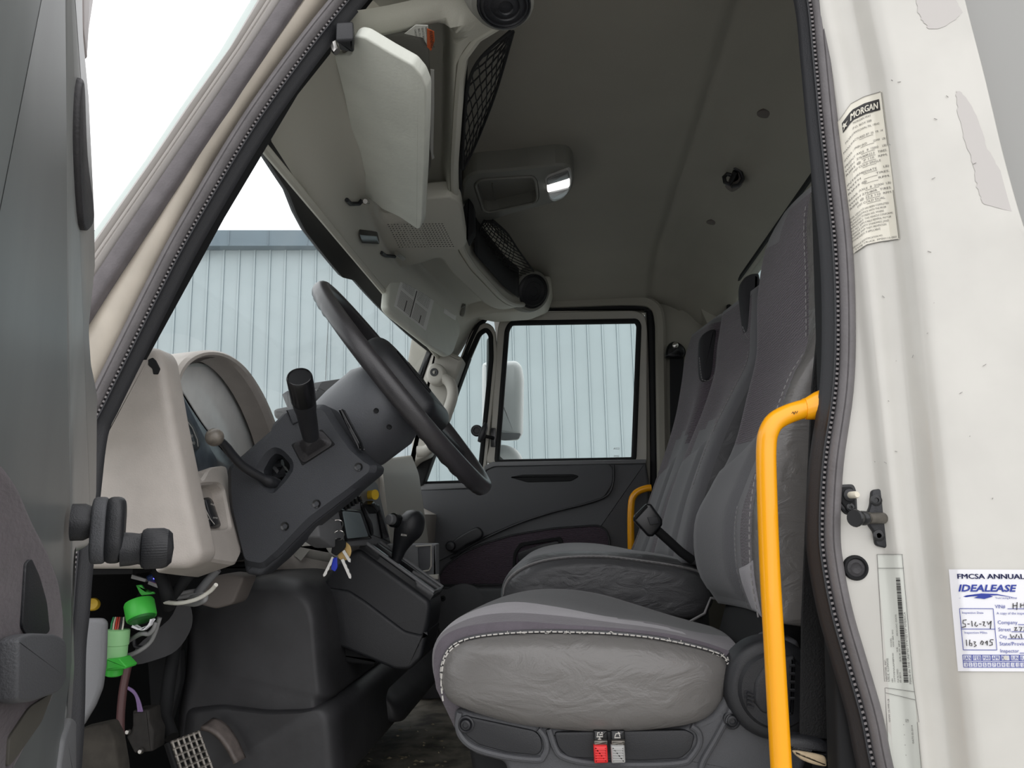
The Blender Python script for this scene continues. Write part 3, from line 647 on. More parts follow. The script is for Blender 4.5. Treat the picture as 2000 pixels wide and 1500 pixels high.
# vent latch
t = thing('vent_window_latch', 'black vent window latch knob on the passenger door post', 'latch', P(945, 850, YD-.02))
MB().slab(rpx([(958, 836), (968, 836), (968, 873), (958, 873)], 2, YD-.004), (0, .008, 0), .001).build('latch_plate', BLKS, t)
MB().lathe(P(931, 841, YD-.01), NY, [(.022, -.01), (.022, 0), (.018, .004), (.012, .004), (.010, .001), (0, .001)], 28).build('latch_base', BLACK, t)
MB().tube([P(964, 856, YD-.006), P(948, 852, YD-.03), P(936, 858, YD-.035)], .007, 10).build('latch_arm', BLKS, t)
MB().tube([P(949, 826, YD-.04), P(947, 835, YD-.045), P(941, 852, YD-.045), P(936, 863, YD-.04)], [.006, .012, .013, .007], 12).build('latch_lever', BLACK, t)
# lower door panel
ytop = [(812, 958), (945, 955), (945, 915), (960, 908), (1200, 904), (1262, 904)]
MB().slab(rpx([(800, 962), (820, 955), (943, 951), (947, 918), (965, 909), (1262, 903), (1268, 940), (1268, 1560), (800, 1560)], 5, YD-.025), (0, .07, 0), .012, 4).build('door_skin', DGREY, door)
# top lip (greyer ledge)
MB().slab(rpx([(820, 952), (828, 945), (943, 943), (946, 910), (962, 902), (1262, 897), (1262, 905), (965, 911), (949, 918), (946, 952), (822, 958)], 2, YD-.030), (0, .06, 0), .003).build('window_ledge', MGREY, door)
# scalloped upper panel with curved lower edge
MB().slab(rpx([(818, 958), (944, 954), (948, 920), (965, 912), (1190, 906), (1198, 915), (1197, 945), (1180, 972), (1140, 985), (1080, 1000), (1010, 1022), (940, 1052), (890, 1080), (850, 1100), (820, 1000)], 8, YD-.037), (0, .02, 0), .005, 4).build('upper_trim_panel', DGREY, door)
MB().tube([P(q.x, q.y, YD-.036) for q in cr([V((x, y, 0)) for x, y in ((1198, 908), (1198, 940), (1185, 968), (1140, 985), (1080, 1000), (1010, 1023), (940, 1055), (880, 1090))], 5)], .0035, 6).build('trim_line', BLACK, door)
# grip slot
MB().slab(rpx([(995, 932), (1020, 927), (1120, 926), (1132, 930), (1115, 940), (1030, 942)], 5, YD-.041), (0, .01, 0), .003).build('grip_slot', BLKM, door)
# fabric insert
fi = [(846, 1143), (870, 1105), (905, 1080), (945, 1062), (1000, 1045), (1080, 1032), (1165, 1026), (1182, 1032), (1190, 1050), (1192, 1140)]
MB().slab(rpx(fi, 8, YD-.036), (0, .02, 0), .004).build('fabric_insert', FAB, door, label='dark knitted fabric insert')
MB().tube([p+NY*.002 for p in rpx(fi, 8, YD-.034)], .0035, 6, closed=True).build('insert_piping', BLACK, door)
# release handle recess
MB().ring(rpx([(1000, 1118), (1003, 1078), (1015, 1060), (1095, 1048), (1100, 1056), (1100, 1130)], 6, YD-.042), rpx([(1006, 1122), (1009, 1082), (1020, 1067), (1090, 1055), (1094, 1062), (1094, 1124)], 6, YD-.042), (0, .02, 0), r=.002, floor=.018).build('handle_recess', BLKM, door)
MB().slab(rpx([(1010, 1080), (1060, 1062), (1092, 1056), (1094, 1072), (1065, 1080), (1012, 1098)], 6, YD-.044), (0, .008, 0), .003).build('release_handle', BLACK, door)
# door pocket below
MB().slab(rpx([(850, 1150), (1260, 1146), (1262, 1340), (1100, 1350), (950, 1340), (880, 1300), (852, 1220)], 14, YD-.05), (0, .02, 0), .01, 4).build('map_pocket', DGREY, door)
MB().lathe(P(865, 1169, YD-.052), NY, [(.010, 0), (.010, .002), (.004, .003), (.003, 0), (0, 0)], 20).build('bolt', BLKM, door)
MB().lathe(P(905, 1190, YD-.045), NY, [(.09, -.01), (.088, .004), (.07, .008), (0, .008)], 40).build('speaker_cover', DGREY, door)
# window crank of the passenger door
t = thing('window_crank', 'black window winder lying on the passenger door trim', 'crank', P(915, 1050, YD-.05))
MB().slab([P(q.x, q.y, YD-.062) for q in cr([V((x, y, 0)) for x, y in ((881, 1078), (878, 1066), (890, 1052), (920, 1034), (934, 1030), (943, 1040), (938, 1052), (910, 1066), (892, 1078))], 4, True)], (0, .022, 0), .008, 4).build('crank_arm', BLACK, t)
MB().lathe(P(881, 1066, YD-.06), NY, [(.018, -.01), (.018, .012), (.014, .018), (0, .02)], 24).build('crank_knob', BLACK, t)
# far handle (yellow)
t = thing('yellow_grab_handle', 'small yellow grab handle beyond the passenger bench', 'grab handle', P(1240, 1000, 2.78))
MB().tube([P(q.x, q.y, 2.78) for q in cr([V((x, y, 0)) for x, y in ((1272, 953), (1262, 954), (1248, 959), (1238, 968), (1233, 985), (1232, 1040), (1236, 1180))], 4)], .0125, 12).build('handle_tube', YEL, t)
MB().slab(rpx([(1230, 975), (1243, 940), (1266, 925), (1268, 1150), (1228, 1150)], 6, 2.85), (0, .01, 0), .003).build('handle_backing', BLKM, t)
# mirror outside
t = thing('side_mirror', 'large white backed side mirror outside the passenger window', 'mirror', P(1000, 780, 3.25))
MB().slab(rpx([(940, 706), (1008, 702), (1018, 712), (1022, 735), (1020, 845), (1010, 858), (985, 858), (940, 850)], 9, 3.2), (0, .09, 0), .03, 5).build('mirror_shell', MIR, t)
MB().slab(rpx([(945, 866), (990, 868), (1008, 876), (1020, 892), (1020, 935), (945, 935)], 9, 3.2), (0, .08, 0), .03, 5).build('lower_mirror_shell', MIR, t)
MB().slab(rpx([(950, 660), (962, 655), (966, 720), (962, 880), (948, 880)], 6, 2.925), (0, .30, 0), .01).build('mirror_bracket', mat('grey_mirror_arm', (120, 130, 134), .5), t)
MB().slab(rpx([(945, 842), (1018, 846), (1012, 858), (985, 860), (945, 854)], 4, 3.19), (0, .02, 0), .003).build('mirror_edge', DGREY, t)
# etched maker mark on passenger glass
mb = MB(); f = lambda a, b_: P(a, b_, YD+.028); textpx(mb, 'AS2', 1198, 878, 4, f, width=12); textpx(mb, 'M20', 1199, 893, 4, f, width=10)
o = mb.build('glass_etching', INKG); struct(o, 'small etched maker mark in the corner of the passenger window')
# ---- far A pillar with grab handle
g = sgroup('trim_6', P(860, 800, 2.8), 'light grey far windscreen pillar trim')
MB().slab(rpx([(848, 672), (888, 690), (905, 700), (868, 800), (838, 890), (815, 900), (800, 915), (806, 820), (826, 735)], 6, 2.74), (0, .10, 0), .015, 4).build('pillar_trim', LGREY, g)
MB().slab(rpx([(905, 690), (918, 695), (880, 800), (826, 948), (812, 948), (806, 925), (850, 830)], 3, 2.82), (0, .06, 0), .006).build('pillar_seal', BLKM, g)
MB().slab(rpx([(838, 672), (846, 676), (806, 790), (796, 850), (790, 850), (800, 770)], 2, 2.74), (0, .08, 0), .003).build('glass_edge_trim', BLKM, g)
t = thing('pillar_grab_handle', 'light grey moulded grab handle on the far windscreen pillar', 'grab handle', P(870, 790, 2.7))
hp = [P(q.x, q.y, 2.68) for q in cr([V((x, y, 0)) for x, y in ((848, 727), (866, 737), (880, 750), (884, 772), (874, 805), (860, 842), (846, 868), (832, 880), (815, 882))], 4)]
MB().tube(hp, lambda s_: .020, 12).build('handle_grip', LGREY, t)
MB().slab(crpx([(832, 735), (836, 715), (850, 708), (866, 716), (870, 734), (858, 748), (840, 748)], 2.66), (0, .07, 0), .014, 4).build('handle_mount', LGREY, t)
MB().lathe(P(848, 727, 2.66), NY, [(.015, -.006), (.015, .001), (.012, .002), (.006, .0), (0, 0)], 24).build('bolt_cap', BLACK, t)
# belt anchor on far wall
t = thing('seat_belt_anchor', 'black upper seat belt anchor and hanging strap on the far wall', 'seat belt', P(1318, 690, 2.84))
MB().slab(crpx([(1300, 690), (1306, 672), (1318, 666), (1332, 672), (1340, 684), (1334, 698), (1304, 698)], 2.80), (0, .04, 0), .01, 3).build('anchor_cover', BLKS, t)
MB().lathe(P(1319, 674, 2.795), NY, [(.011, -.004), (.011, .002), (.008, .004), (0, .004)], 20).build('bolt', METAL, t)
MB().slab(rpx([(1308, 696), (1336, 696), (1334, 800), (1322, 960), (1310, 960)], 2, 2.815), (0, .004, 0), .001).build('strap', BLKM, t)
# ================================================================== OPEN DRIVER DOOR (left)
H = R(-.592, .955, 0); D = V((.251, -.50, 0)).normalized(); Nd = V((-D.y, D.x, 0)); Nd = V((abs(D.y), abs(D.x), 0)).normalized()
def DP(px, py, off=0): return PP(px, py, H+Nd*off, Nd)
door = sgroup('door_1', H+V((0, 0, -.3)), 'open grey driver door seen along its inner face')
BD = V(Nd)*-1
def dslab(pts, off, th, r, k=3, rr=8, smooth=False):
    q = cr([V((x, y, 0)) for x, y in pts], 4, True) if smooth else rc([V((x, y, 0)) for x, y in pts], rr)
    return MB().slab([DP(a.x, a.y, off) for a in q], BD*th, r, k)
DG1 = mat('door_plastic_satin', (104, 108, 108), .38, var=.12, vscale=3, stretch=(4, 4, .8)); DG2 = mat('door_frame_satin', (132, 134, 133), .3, var=.12, vscale=4, stretch=(5, 5, .7))
dslab([(-260, -250), (128, -250), (133, 300), (134, 700), (140, 1000), (142, 1290), (128, 1400), (110, 1700), (-260, 1700)], .0, .03, .006).build('inner_panel', DG1, door)
dslab([(126, -250), (160, -250), (165, 60), (176, 180), (186, 400), (188, 520), (176, 640), (180, 700), (192, 760), (190, 960), (178, 1070), (146, 1086), (146, 1200), (148, 1290), (142, 1400), (130, 1500), (120, 1700), (100, 1700), (136, 1300), (138, 1000), (131, 600)], -.004, .03, .010, 4).build('window_channel', DG2, door)
dslab([(158, 190), (166, 160), (172, 300), (184, 400), (182, 440), (165, 440), (156, 300)], .001, .008, .003, smooth=True).build('channel_slot', RUBD, door)
dslab([(160, -250), (185, -250), (183, 0), (174, 60), (170, 120), (164, 60)], -.03, .02, .003).build('outer_frame', mat('rose_grey_paint', (170, 162, 160), .4), door)
# fabric insert with curved edge, lying proud of the panel
dslab([(-260, 820), (-60, 850), (0, 878), (38, 930), (66, 1000), (96, 1060), (118, 1120), (128, 1190), (126, 1260), (112, 1300), (104, 1380), (70, 1440), (22, 1530), (0, 1700), (-260, 1700)], .012, .02, .010, 4, rr=20).build('fabric_insert', mat('door_mauve_fabric', (66, 57, 62), .95, bump=.4, bscale=90, var=.14, vscale=30, sheen=.1, stretch=(1, 1, 4)), door, label='mauve grey fabric insert')
dslab([(52, 1100), (62, 1090), (78, 1125), (92, 1175), (98, 1235), (60, 1250), (44, 1225)], .0135, .002, .0004, smooth=False).build('pull_recess', BLACK, door)
dslab([(38, 1246), (60, 1236), (112, 1238), (130, 1250), (130, 1330), (116, 1352), (60, 1372), (36, 1370)], .022, .010, .002, 3, rr=10).build('pull_handle', DGREY, door)
dslab([(60, 1380), (104, 1352), (82, 1410), (40, 1470), (16, 1500), (20, 1440)], .0135, .002, .0005, rr=10).build('lower_pocket', mat('pocket_olive_grey', (74, 72, 66), .7), door)
dslab([(120, 1500), (128, 1440), (142, 1400), (150, 1405), (150, 1560), (116, 1560)], .004, .01, .004, rr=10).build('corner_cap', MGREY, door)
mb = MB(); 

# window winder on the driver door (seen edge on)
t = thing('window_crank', 'black window winder with ribbed knob on the open driver door', 'crank', DP(150, 1030))
cz = V((0, 0, 1)); c0 = DP(140, 1020, .004); Y0 = c0.y
MB().lathe(c0, Nd, [(.016, 0), (.016, .010), (.014, .014), (.014, .018), (0, .018)], 32).build('crank_boss', BLACK, t)
zc = lambda py: PP(170, py, c0+Nd*.02, Nd).z
zt_, zb_ = zc(963), zc(1108); w_ = .019
arm = []
for k in range(13): a = math.pi*k/12; arm.append((math.cos(a)*w_, zt_-w_+math.sin(a)*w_))
for k in range(13): a = math.pi+math.pi*k/12; arm.append((math.cos(a)*w_, zb_+w_+math.sin(a)*w_))
base = [V((c0.x, c0.y, 0))+Nd*.042+D*a+V((0, 0, z)) for a, z in arm]
MB().slab(base, BD*.016, .006, 4).build('crank_arm', BLACK, t)
MB().slab([p-Nd*.014 for p in base], BD*.012, .003, 3).build('crank_underside', DGREY, t)
kc = V((c0.x, c0.y, zc(1079)))+Nd*.040
MB().lathe(kc, Nd, [(.015, 0), (.0145, .008), (.0135, .014), (.0145, .018), (0, .018)], 28).build('knob_neck', BLACK, t)
mb = MB(); secs = []
for r, h in ((.014, .016), (.0165, .017), (.0175, .020), (.0175, .034), (.0165, .038), (.013, .0415), (.0, .043)):
    u = V((0, 0, 1)); w = Nd.cross(u); secs.append([kc+Nd*h+(u*math.cos(2*math.pi*j/96)+w*math.sin(2*math.pi*j/96))*max(1e-5, r+(.0005 if j % 2 and .018 < h < .036 else 0)) for j in range(96)])
mb.loft(secs).build('crank_knob', BLACK, t, ang=25)
# ================================================================== OVERHEAD CONSOLE
DX = [(.94, -.02), (1.04, -.058), (1.085, -.122), (1.13, -.147), (1.26, -.173), (1.42, -.203), (1.55, -.223), (1.75, -.248), (1.95, -.262), (2.1, -.25), (2.4, -.20), (2.65, -.13), (2.9, -.06)]
BX = [(.94, -.285), (1.02, -.315), (1.15, -.35), (1.3, -.375), (1.6, -.42), (1.8, -.435), (2.0, -.43), (2.2, -.41), (2.5, -.37), (2.9, -.32)]
def cz_(x, Y):
    d = interp(DX, Y); bx = interp(BX, Y); u = (x+.468)/(d+.468)
    z = .592+.078*sm(-.468, bx, x)+.035*sm(bx, d, x)
    near = sm(1.025, 1.045, Y)*(1-sm(1.60, 1.64, Y)); far = sm(1.955, 1.975, Y)*(1-sm(2.62, 2.66, Y))
    rx = interp([(1.0, -.163), (1.05, -.155), (1.6, -.252)], Y); z += .075*near*sm(bx+.012, bx+.03, x)*(1-sm(rx-.012, rx+.006, x))
    z += .055*far*sm(bx-.01, bx+.02, x)*(1-sm(d-.085, d-.06, x))
    z += .20*sm(d-.012, d+.004, x)
    return z+.09*sm(2.45, 2.88, Y)*sm(-.44, -.30, x)+.03*(1-sm(1.05, 1.4, Y))+.025*(1-sm(.985, 1.03, Y))
def CS(px, py, off=.002):
    d = ray(px, py); t = .9
    while t < 3.5:
        q = O+d*t
        if q.x > -.468 and q.z-CZ > cz_(q.x, q.y): break
        t += .002
    return O+d*t-V((-.25, 0, 1)).normalized()*off
rows = []
for i in range(110):
    Y = .978+i*1.91/109; d = interp(DX, Y); xs = [lerp(-.468, d-.09, k/34) for k in range(35)]+[d-.09+.10*k/26 for k in range(1, 27)]
    rows.append([R(x, Y, cz_(x, Y)) for x in xs])
g = thing('overhead_console', 'grey moulded overhead shelf above the windscreen with two visor recesses', 'overhead console', R(-.3, 1.95, .72))
MB().grid(rows).build('console_shell', CONS, g, ang=70)
# front roll along the windscreen header
MB().tube([R(-.468, 1.0+k*.1, .592) for k in range(20)], .008, 8).build('front_edge', CONS, g)
# rear lip roll
lip = [R(interp(DX, Y)-.004, Y, .712+.03*(1-sm(1.05, 1.4, Y))+.025*(1-sm(.985, 1.03, Y))+.09*sm(2.45, 2.88, Y)) for Y in [.99+k*.045 for k in range(42)]]
MB().tube(lip, .009, 8).build('rear_lip', CONS, g)
# speaker grille panel with rows of small holes
G0 = lambda px, py: PZ(px, py, .6985)
mb = MB(); gp = rc([V((a, b_, 0)) for a, b_ in [(610, 478), (600, 440), (640, 405), (730, 398), (880, 385), (900, 400), (912, 478), (900, 489), (780, 485)]], 10)
MB().slab([PZ(q.x, q.y, .690) for q in gp], (0, 0, .04), .005, 3).build('centre_panel', CONS, g)
mb = MB()
for r in range(12):
    for c in range(18):
        px_, py_ = lerp(758, 780, r/11)+c*6.2, lerp(438, 482, r/11)-c*.05; p = CS(px_, py_, .0004); q_ = PZ(px_, py_, .6895); p = q_ if q_.y < p.y else p; mb.lathe(p, (0, 0, -1), [(.0019, 0), (.0019, .0003), (0, .0003)], 8)
mb.build('grille_holes', BLKM, g, label='rows of small dark speaker holes')
bn = [CS(a, b_, .010) for a, b_ in ((700, 451), (735, 455), (739, 470), (704, 467))]; MB().slab(bn, (0, 0, .014), .003).build('panel_button', BLKS, g)
# clips
def clip(nm, pts, zr, m=METD, h=.012): return MB().tube([CS(a, b_, .006) for a, b_ in pts], .0045, 8).build(nm, m, g)
clip('visor_clip', ((676, 385), (684, 393), (700, 393), (706, 386)), .655, BLACK); clip('visor_clip', ((744, 489), (752, 495), (770, 497)), .655, BLACK)
MB().tube([CS(709, 376, .02), CS(715, 386, .012), CS(712, 392, .004)], .005, 8).build('visor_pin', METAL, g); MB().tube([CS(772, 486, .012), CS(786, 497, .012)], .006, 8).build('visor_pin', METAL, g)
MB().tube([P(654, 62, .985), P(650, 80, .985), P(655, 98, .985), P(658, 101, .985)], .006, 8).build('visor_bracket', METAL, g)
MB().slab([PZ(q.x, q.y, .668) for q in rc([V((a, b_, 0)) for a, b_ in ((655, 80), (690, 78), (692, 104), (664, 100))], 4)], (0, 0, .03), .004).build('visor_hinge', BLACK, g)
# centre pod with dome lamp and pocket
Z1 = .85
pod = rc([V((a, b_, 0)) for a, b_ in [(905, 352), (925, 338), (1000, 332), (1085, 322), (1112, 324), (1122, 340), (1120, 365), (1108, 385), (1085, 396), (1010, 415), (950, 434), (915, 460), (895, 440)]], 12)
gp2 = thing('overhead_pod', 'dark grey overhead pod with storage pocket in the middle of the headliner', 'overhead pod', PZ(1000, 370, .8))
pk = rc([V((a, b_, 0)) for a, b_ in [(928, 360), (940, 351), (1040, 345), (1046, 352), (1050, 385), (1045, 396), (955, 415), (944, 412)]], 6)
PODM = mat('pod_plastic', (122, 122, 116), .6, bump=.15, bscale=600)
MB().ring([PZ(q.x, q.y, Z1) for q in pod], [PZ(q.x, q.y, Z1) for q in pk], (0, 0, .065), r=.006, floor=.035).build('pod_body', PODM, gp2)
MB().tube([PZ(q.x, q.y, Z1-.001) for q in pk], .0035, 6, closed=True).build('pocket_rim', PODM, gp2)
MB().tube([PZ(955, 412, Z1+.033), PZ(968, 395, Z1+.033), PZ(962, 358, Z1+.033)], .002, 6).build('pocket_step', PODM, gp2)
gl_ = thing('dome_lamp', 'lit dome lamp with clear lens at the end of the overhead pod', 'lamp', PZ(1092, 360, Z1))
lo = [V((a, b_, 0)) for a, b_ in [(1064, 350), (1070, 344), (1108, 330), (1115, 333), (1118, 350), (1114, 372), (1100, 388), (1082, 395), (1072, 390)]]
MB().slab([PZ(q.x, q.y, Z1-.004) for q in rc(lo, 5)], (0, 0, .02), .003).build('lamp_bezel', mat('bezel_grey', (170, 170, 168), .3), gl_)
lp = lambda pts, z, r=4: [PZ(q.x, q.y, z) for q in rc([V((a, b_, 0)) for a, b_ in pts], r)]
MB().slab(lp([(1068, 351), (1110, 335), (1113, 349), (1068, 363)], Z1-.008), (0, 0, .01), .003).build('lens_panel', mat('lens_grey', (120, 122, 122), .15), gl_)
MB().slab(lp([(1068, 364), (1113, 351), (1113, 366), (1069, 377)], Z1-.009), (0, 0, .01), .003).build('lit_lens', LAMP, gl_, label='bright lit middle strip')
MB().slab(lp([(1070, 379), (1113, 368), (1108, 380), (1096, 388), (1082, 391), (1074, 388)], Z1-.008), (0, 0, .01), .003).build('lens_panel', LENS, gl_)
# storage nets --------------------------------------------------------------------
def net(nm, lab, L, Rr, nx, ny, bulge):
    t = thing('storage_net', lab, 'net', L[len(L)//2]); cl_ = cr(L, 6); cr_ = cr(Rr, 6); n = len(cl_)
    def s(u, v):
        i = v*(n-1); k = min(int(i), n-2); a = lerp(cl_[k], cl_[k+1], i-k); b_ = lerp(cr_[k], cr_[k+1], i-k); p = lerp(a, b_, u)
        return p+V((.6, -.6, -.5)).normalized()*bulge*math.sin(math.pi*min(1, max(0, u)))*math.sin(math.pi*v)**.5
    mb = MB()
    for k in range(-ny, ny+1):
        for sg in (1, -1):
            pts = []
            for q in range(41):
                v = q/40; u = (k+sg*v*ny)/nx
                if 0 <= u <= 1: pts.append(s(u+.0, min(1, max(0, v+.006*math.sin(v*ny*6.28)))))
            if len(pts) > 2: mb.tube(pts, .0014, 4)
    mb.build('net_mesh', BLKM, t); MB().tube(cl_, .003, 6).build('net_edge', BLKM, t); MB().tube(cr_, .003, 6).build('net_edge', BLKM, t)
    rows = [[s(u/6, v/16)+V((-.5, .6, .6)).normalized()*(.03+.0*u) for u in range(7)] for v in range(17)]
    return t, rows
t, _ = net('n', 'black mesh storage net nearest the camera behind the driver visor', [P(998, 60, 1.08), P(940, 112, 1.12), P(916, 160, 1.18), P(908, 225, 1.30), P(904, 290, 1.42), P(903, 330, 1.50)], [P(1002, 62, 1.12), P(986, 120, 1.26), P(968, 180, 1.36), P(948, 235, 1.46), P(925, 290, 1.54), P(904, 332, 1.52)], 5, 9, .01)
t, _ = net('n', 'black mesh storage net beyond the overhead pod next to the far speaker', [P(946, 430, 2.05), P(936, 455, 2.12), P(944, 490, 2.25), P(962, 520, 2.4), P(990, 548, 2.52)], [P(962, 430, 2.05), P(990, 455, 2.15), P(1010, 485, 2.28), P(1028, 510, 2.42), P(1042, 530, 2.54)], 7, 12, .02)
# matt black pieces painting in the shade of the gap and net pockets
mb = MB().slab([P(q.x, q.y, 1.93) for q in rc([V((a, b_, 0)) for a, b_ in ((896, 420), (915, 385), (925, 400), (925, 450), (912, 470))], 4)], (0, .05, 0), .004).build('pocket_gap_painted_shade', BLKM, g)
rows = []
for k in range(17):
    Y = 1.2+k*.034; d = interp(DX, Y)+.006; rows.append([R(d, Y, .735), R(d+.002, Y, .86)])
MB().grid(rows).build('pocket_painted_shade', BLKM, g, solid=.004)
rows = []
for k in range(13):
    Y = 2.06+k*.04; d = interp(DX, Y)+.006; rows.append([R(d, Y, .745), R(d+.002, Y, .85)])
MB().grid(rows).build('pocket_painted_shade', BLKM, g, solid=.004)
# speakers
def speaker(lab, c, ax, r, sy=1, up=(0, 1, 0)):
    t = thing('speaker', lab, 'speaker', c); c = V(c); ax = V(ax).normalized()
    MB().lathe(c-ax*.05, ax, [(r*1.28, 0), (r*1.25, .03), (r*1.15, .046), (r*1.0, .050), (r*.97, .044), (0, .044)], 32, sy=sy, up=up).build('speaker_housing', PODM, t)
    MB().lathe(c, ax, [(r*.98, -.004), (r*.98, .002), (r*.93, .003), (r*.90, .001), (r*.8, .0045), (r*.78, .002), (r*.55, .005), (r*.52, .003), (r*.28, .006), (r*.25, .004), (0, .006)], 36, sy=sy, up=up).build('speaker_grille', BLACK, t)
    return t
speaker('black round speaker in the headliner at the top edge of the frame', P(985, 10, .985), (.35, -.15, -.9), .050, .72, up=(.6, 1, 0))
speaker('black round speaker above the passenger door', P(1041, 569, 2.62), (.55, -.75, -.35), .062, 1, up=(0, 0, 1))
# far arm of the overhead console leading to that speaker
MB().slab(rpx([(925, 470), (945, 480), (965, 525), (1000, 560), (1020, 545), (1075, 535), (1078, 560), (1068, 590), (1030, 605), (960, 610), (910, 600), (895, 580), (950, 560), (940, 520)], 8, 2.66), (0, .16, 0), .02, 4).build('speaker_arm', CONS, g)
# ---- sun visors
def visor(lab, near, far, th=.018):
    pass
t = thing('sun_visor', 'light grey driver sun visor hanging folded down from the overhead console', 'sun visor', P(700, 250, 1.3))
# visor plane through the hinge line and hanging rearward-down
ha = P(668, 100, 1.02); hb = P(722, 392, 1.50); lowp = P(832, 450, 1.53); vn = (hb-ha).cross(lowp-ha).normalized()
if vn.y > 0: vn = -vn
vp = lambda px, py, off=0: PP(px, py, ha+vn*off, vn)
vo = [(651, 108), (686, 107), (688, 76), (697, 71), (712, 74), (760, 103), (805, 128), (822, 148), (832, 172), (832, 240), (829, 330), (824, 435), (820, 447), (815, 448), (780, 424), (745, 408), (735, 398), (724, 390), (704, 372), (694, 300), (672, 190)]
MB().slab([vp(q.x, q.y) for q in rc([V((a, b_, 0)) for a, b_ in vo], 6, 4)], -vn*.020, .0035, 4).build('visor_pad', VISOR, t)
MB().tube([ha-vn*.01, hb-vn*.01], .006, 10).build('visor_rod', METD, t)
# second leaf (dark, in the recess behind) 
t2 = thing('secondary_visor', 'dark stowed visor panel lying in the recess behind the driver sun visor', 'sun visor', PZ(800, 150, .74))
MB().slab([PZ(q.x, q.y, .722) for q in rc([V((a, b_, 0)) for a, b_ in ((668, 72), (790, 66), (822, 76), (838, 100), (842, 330), (830, 360), (760, 360), (720, 330))], 12, 5)], (0, 0, .016), .006, 4).build('visor_pad', mat('visor_back', (108, 107, 102), .65, bump=.2, bscale=300), t2)
t3 = thing('warning_label', 'white and orange warning label in the recess beside the driver visor', 'label', PZ(830, 70, .735))
MB().slab([PZ(a, b_, .716) for a, b_ in ((790, 66), (812, 49), (836, 50), (838, 95), (826, 74))], (0, 0, .001), .0002, 1).build('label_sheet', mat('dim_white_label', (214, 214, 208), .6), t3)
MB().slab([PZ(a, b_, .7145) for a, b_ in ((834, 56), (848, 62), (849, 80), (842, 100), (834, 92))], (0, 0, .001), .0002, 1).build('orange_panel', ORG, t3, label='orange warning panel')
mb = MB(); fz = lambda a, b_: PZ(a, b_, .7155)
for k, s_ in enumerate(('WARNING AIRBAG', 'SEATS BACK', 'BELTS ON', 'CHILDREN')): textpx(mb, s_, 830-k*7, 53+k*1.5, 4, fz, ang=82, width=34-k*5)
mb.build('printed_text', INKG, t3); mb = MB(); textpx(mb, 'WARNING', 838, 60, 7, lambda a, b_: PZ(a, b_, .7138), ang=84, width=34); mb.build('warning_word', INK, t3)
t4 = thing('paper_slip', 'folded white paper slip tucked beside the driver visor', 'paper', PZ(846, 230, .72))
MB().slab([PZ(a, b_, .705) for a, b_ in ((841, 136), (848, 137), (848, 215), (846, 300), (849, 308), (844, 312), (840, 290), (842, 215))], (0, 0, .001), .0002, 1).build('paper_sheet', mat('dim_paper', (190, 190, 186), .6), t4)
# passenger visor
t = thing('sun_visor', 'grey passenger sun visor folded down with white information labels', 'sun visor', P(830, 590, 2.3))
a_, b2, c_ = P(768, 500, 1.98), P(895, 625, 2.55), P(765, 600, 1.90); pn = (b2-a_).cross(c_-a_).normalized()
if pn.y > 0: pn = -pn
pp = lambda px, py, off=0: PP(px, py, a_+pn*off, pn)
po = [(770, 500), (782, 497), (872, 588), (898, 628), (900, 650), (886, 690), (876, 696), (845, 676), (765, 612), (757, 598), (762, 540)]
MB().slab([pp(q.x, q.y) for q in rc([V((a, b_, 0)) for a, b_ in po], 9, 4)], -pn*.022, .008, 4).build('visor_pad', VISOR, t)
t5 = thing('visor_label', 'large white printed information label on the passenger visor', 'label', pp(812, 588, .001))
lab = [(788, 528), (849, 583), (832, 646), (770, 598)]
MB().slab([pp(a, b_, .0012) for a, b_ in lab], -pn*.001, .0002, 1).build('label_sheet', mat('visor_label_white', (246, 247, 245), .35), t5)
mb = MB()
def vl(u, v): # u across 0..60, v down 0..70
    x = lerp(lerp(788, 849, u/60), lerp(770, 832, u/60), v/70); y = lerp(lerp(528, 583, u/60), lerp(598, 646, u/60), v/70); return pp(x, y, .0018)
for k in range(8):
    textpx(mb, 'SUPPLEMENTAL RESTRAINT INFORMATION'[:30-k], 4, 8+k*3, 1.8, vl, width=22); textpx(mb, 'VEHICLE OPERATION AND SEATS'[k:], 32, 8+k*3, 1.8, vl, width=22)
for k in range(12):
    mb.grid([[vl(4+24*i/2, 36+k*2.6+.7*j) for i in range(3)] for j in range(2)]); mb.grid([[vl(32+22*i/2, 36+k*2.6+.7*j) for i in range(3)] for j in range(2)])
mb.build('printed_text', INKG, t5)
mb = MB()
for u, v0, v1 in ((28.5, 14, 68), (17, 44, 66), (45, 50, 66)): mb.grid([[vl(u+1.5*i, lerp(v0, v1, j)) for i in range(2)] for j in range(2)])
mb.build('dark_bar', INK, t5)
t6 = thing('visor_warning_label', 'small orange and white warning label on the passenger visor edge', 'label', pp(880, 602))
q4 = [(870, 582), (893, 601), (890, 626), (867, 611)]
MB().slab([pp(a, b_, .0012) for a, b_ in q4], -pn*.001, .0002, 1).build('label_sheet', mat('visor_label_white', (246, 247, 245), .35), t6)
MB().slab([pp(a, b_, .002) for a, b_ in ((870.5, 583), (892.5, 602), (891.5, 612), (870, 592))], -pn*.0005, .0001, 1).build('orange_panel', ORG, t6)
MB().tube([P(882, 592, 2.5), P(900, 588, 2.55), P(905, 600, 2.55)], .008, 8).build('visor_arm', PODM, t)
MB().slab(crpx([(886, 590), (896, 584), (908, 590), (906, 612), (900, 616), (888, 604)], 2.56), (0, .02, 0), .005).build('visor_bracket', PODM, t)
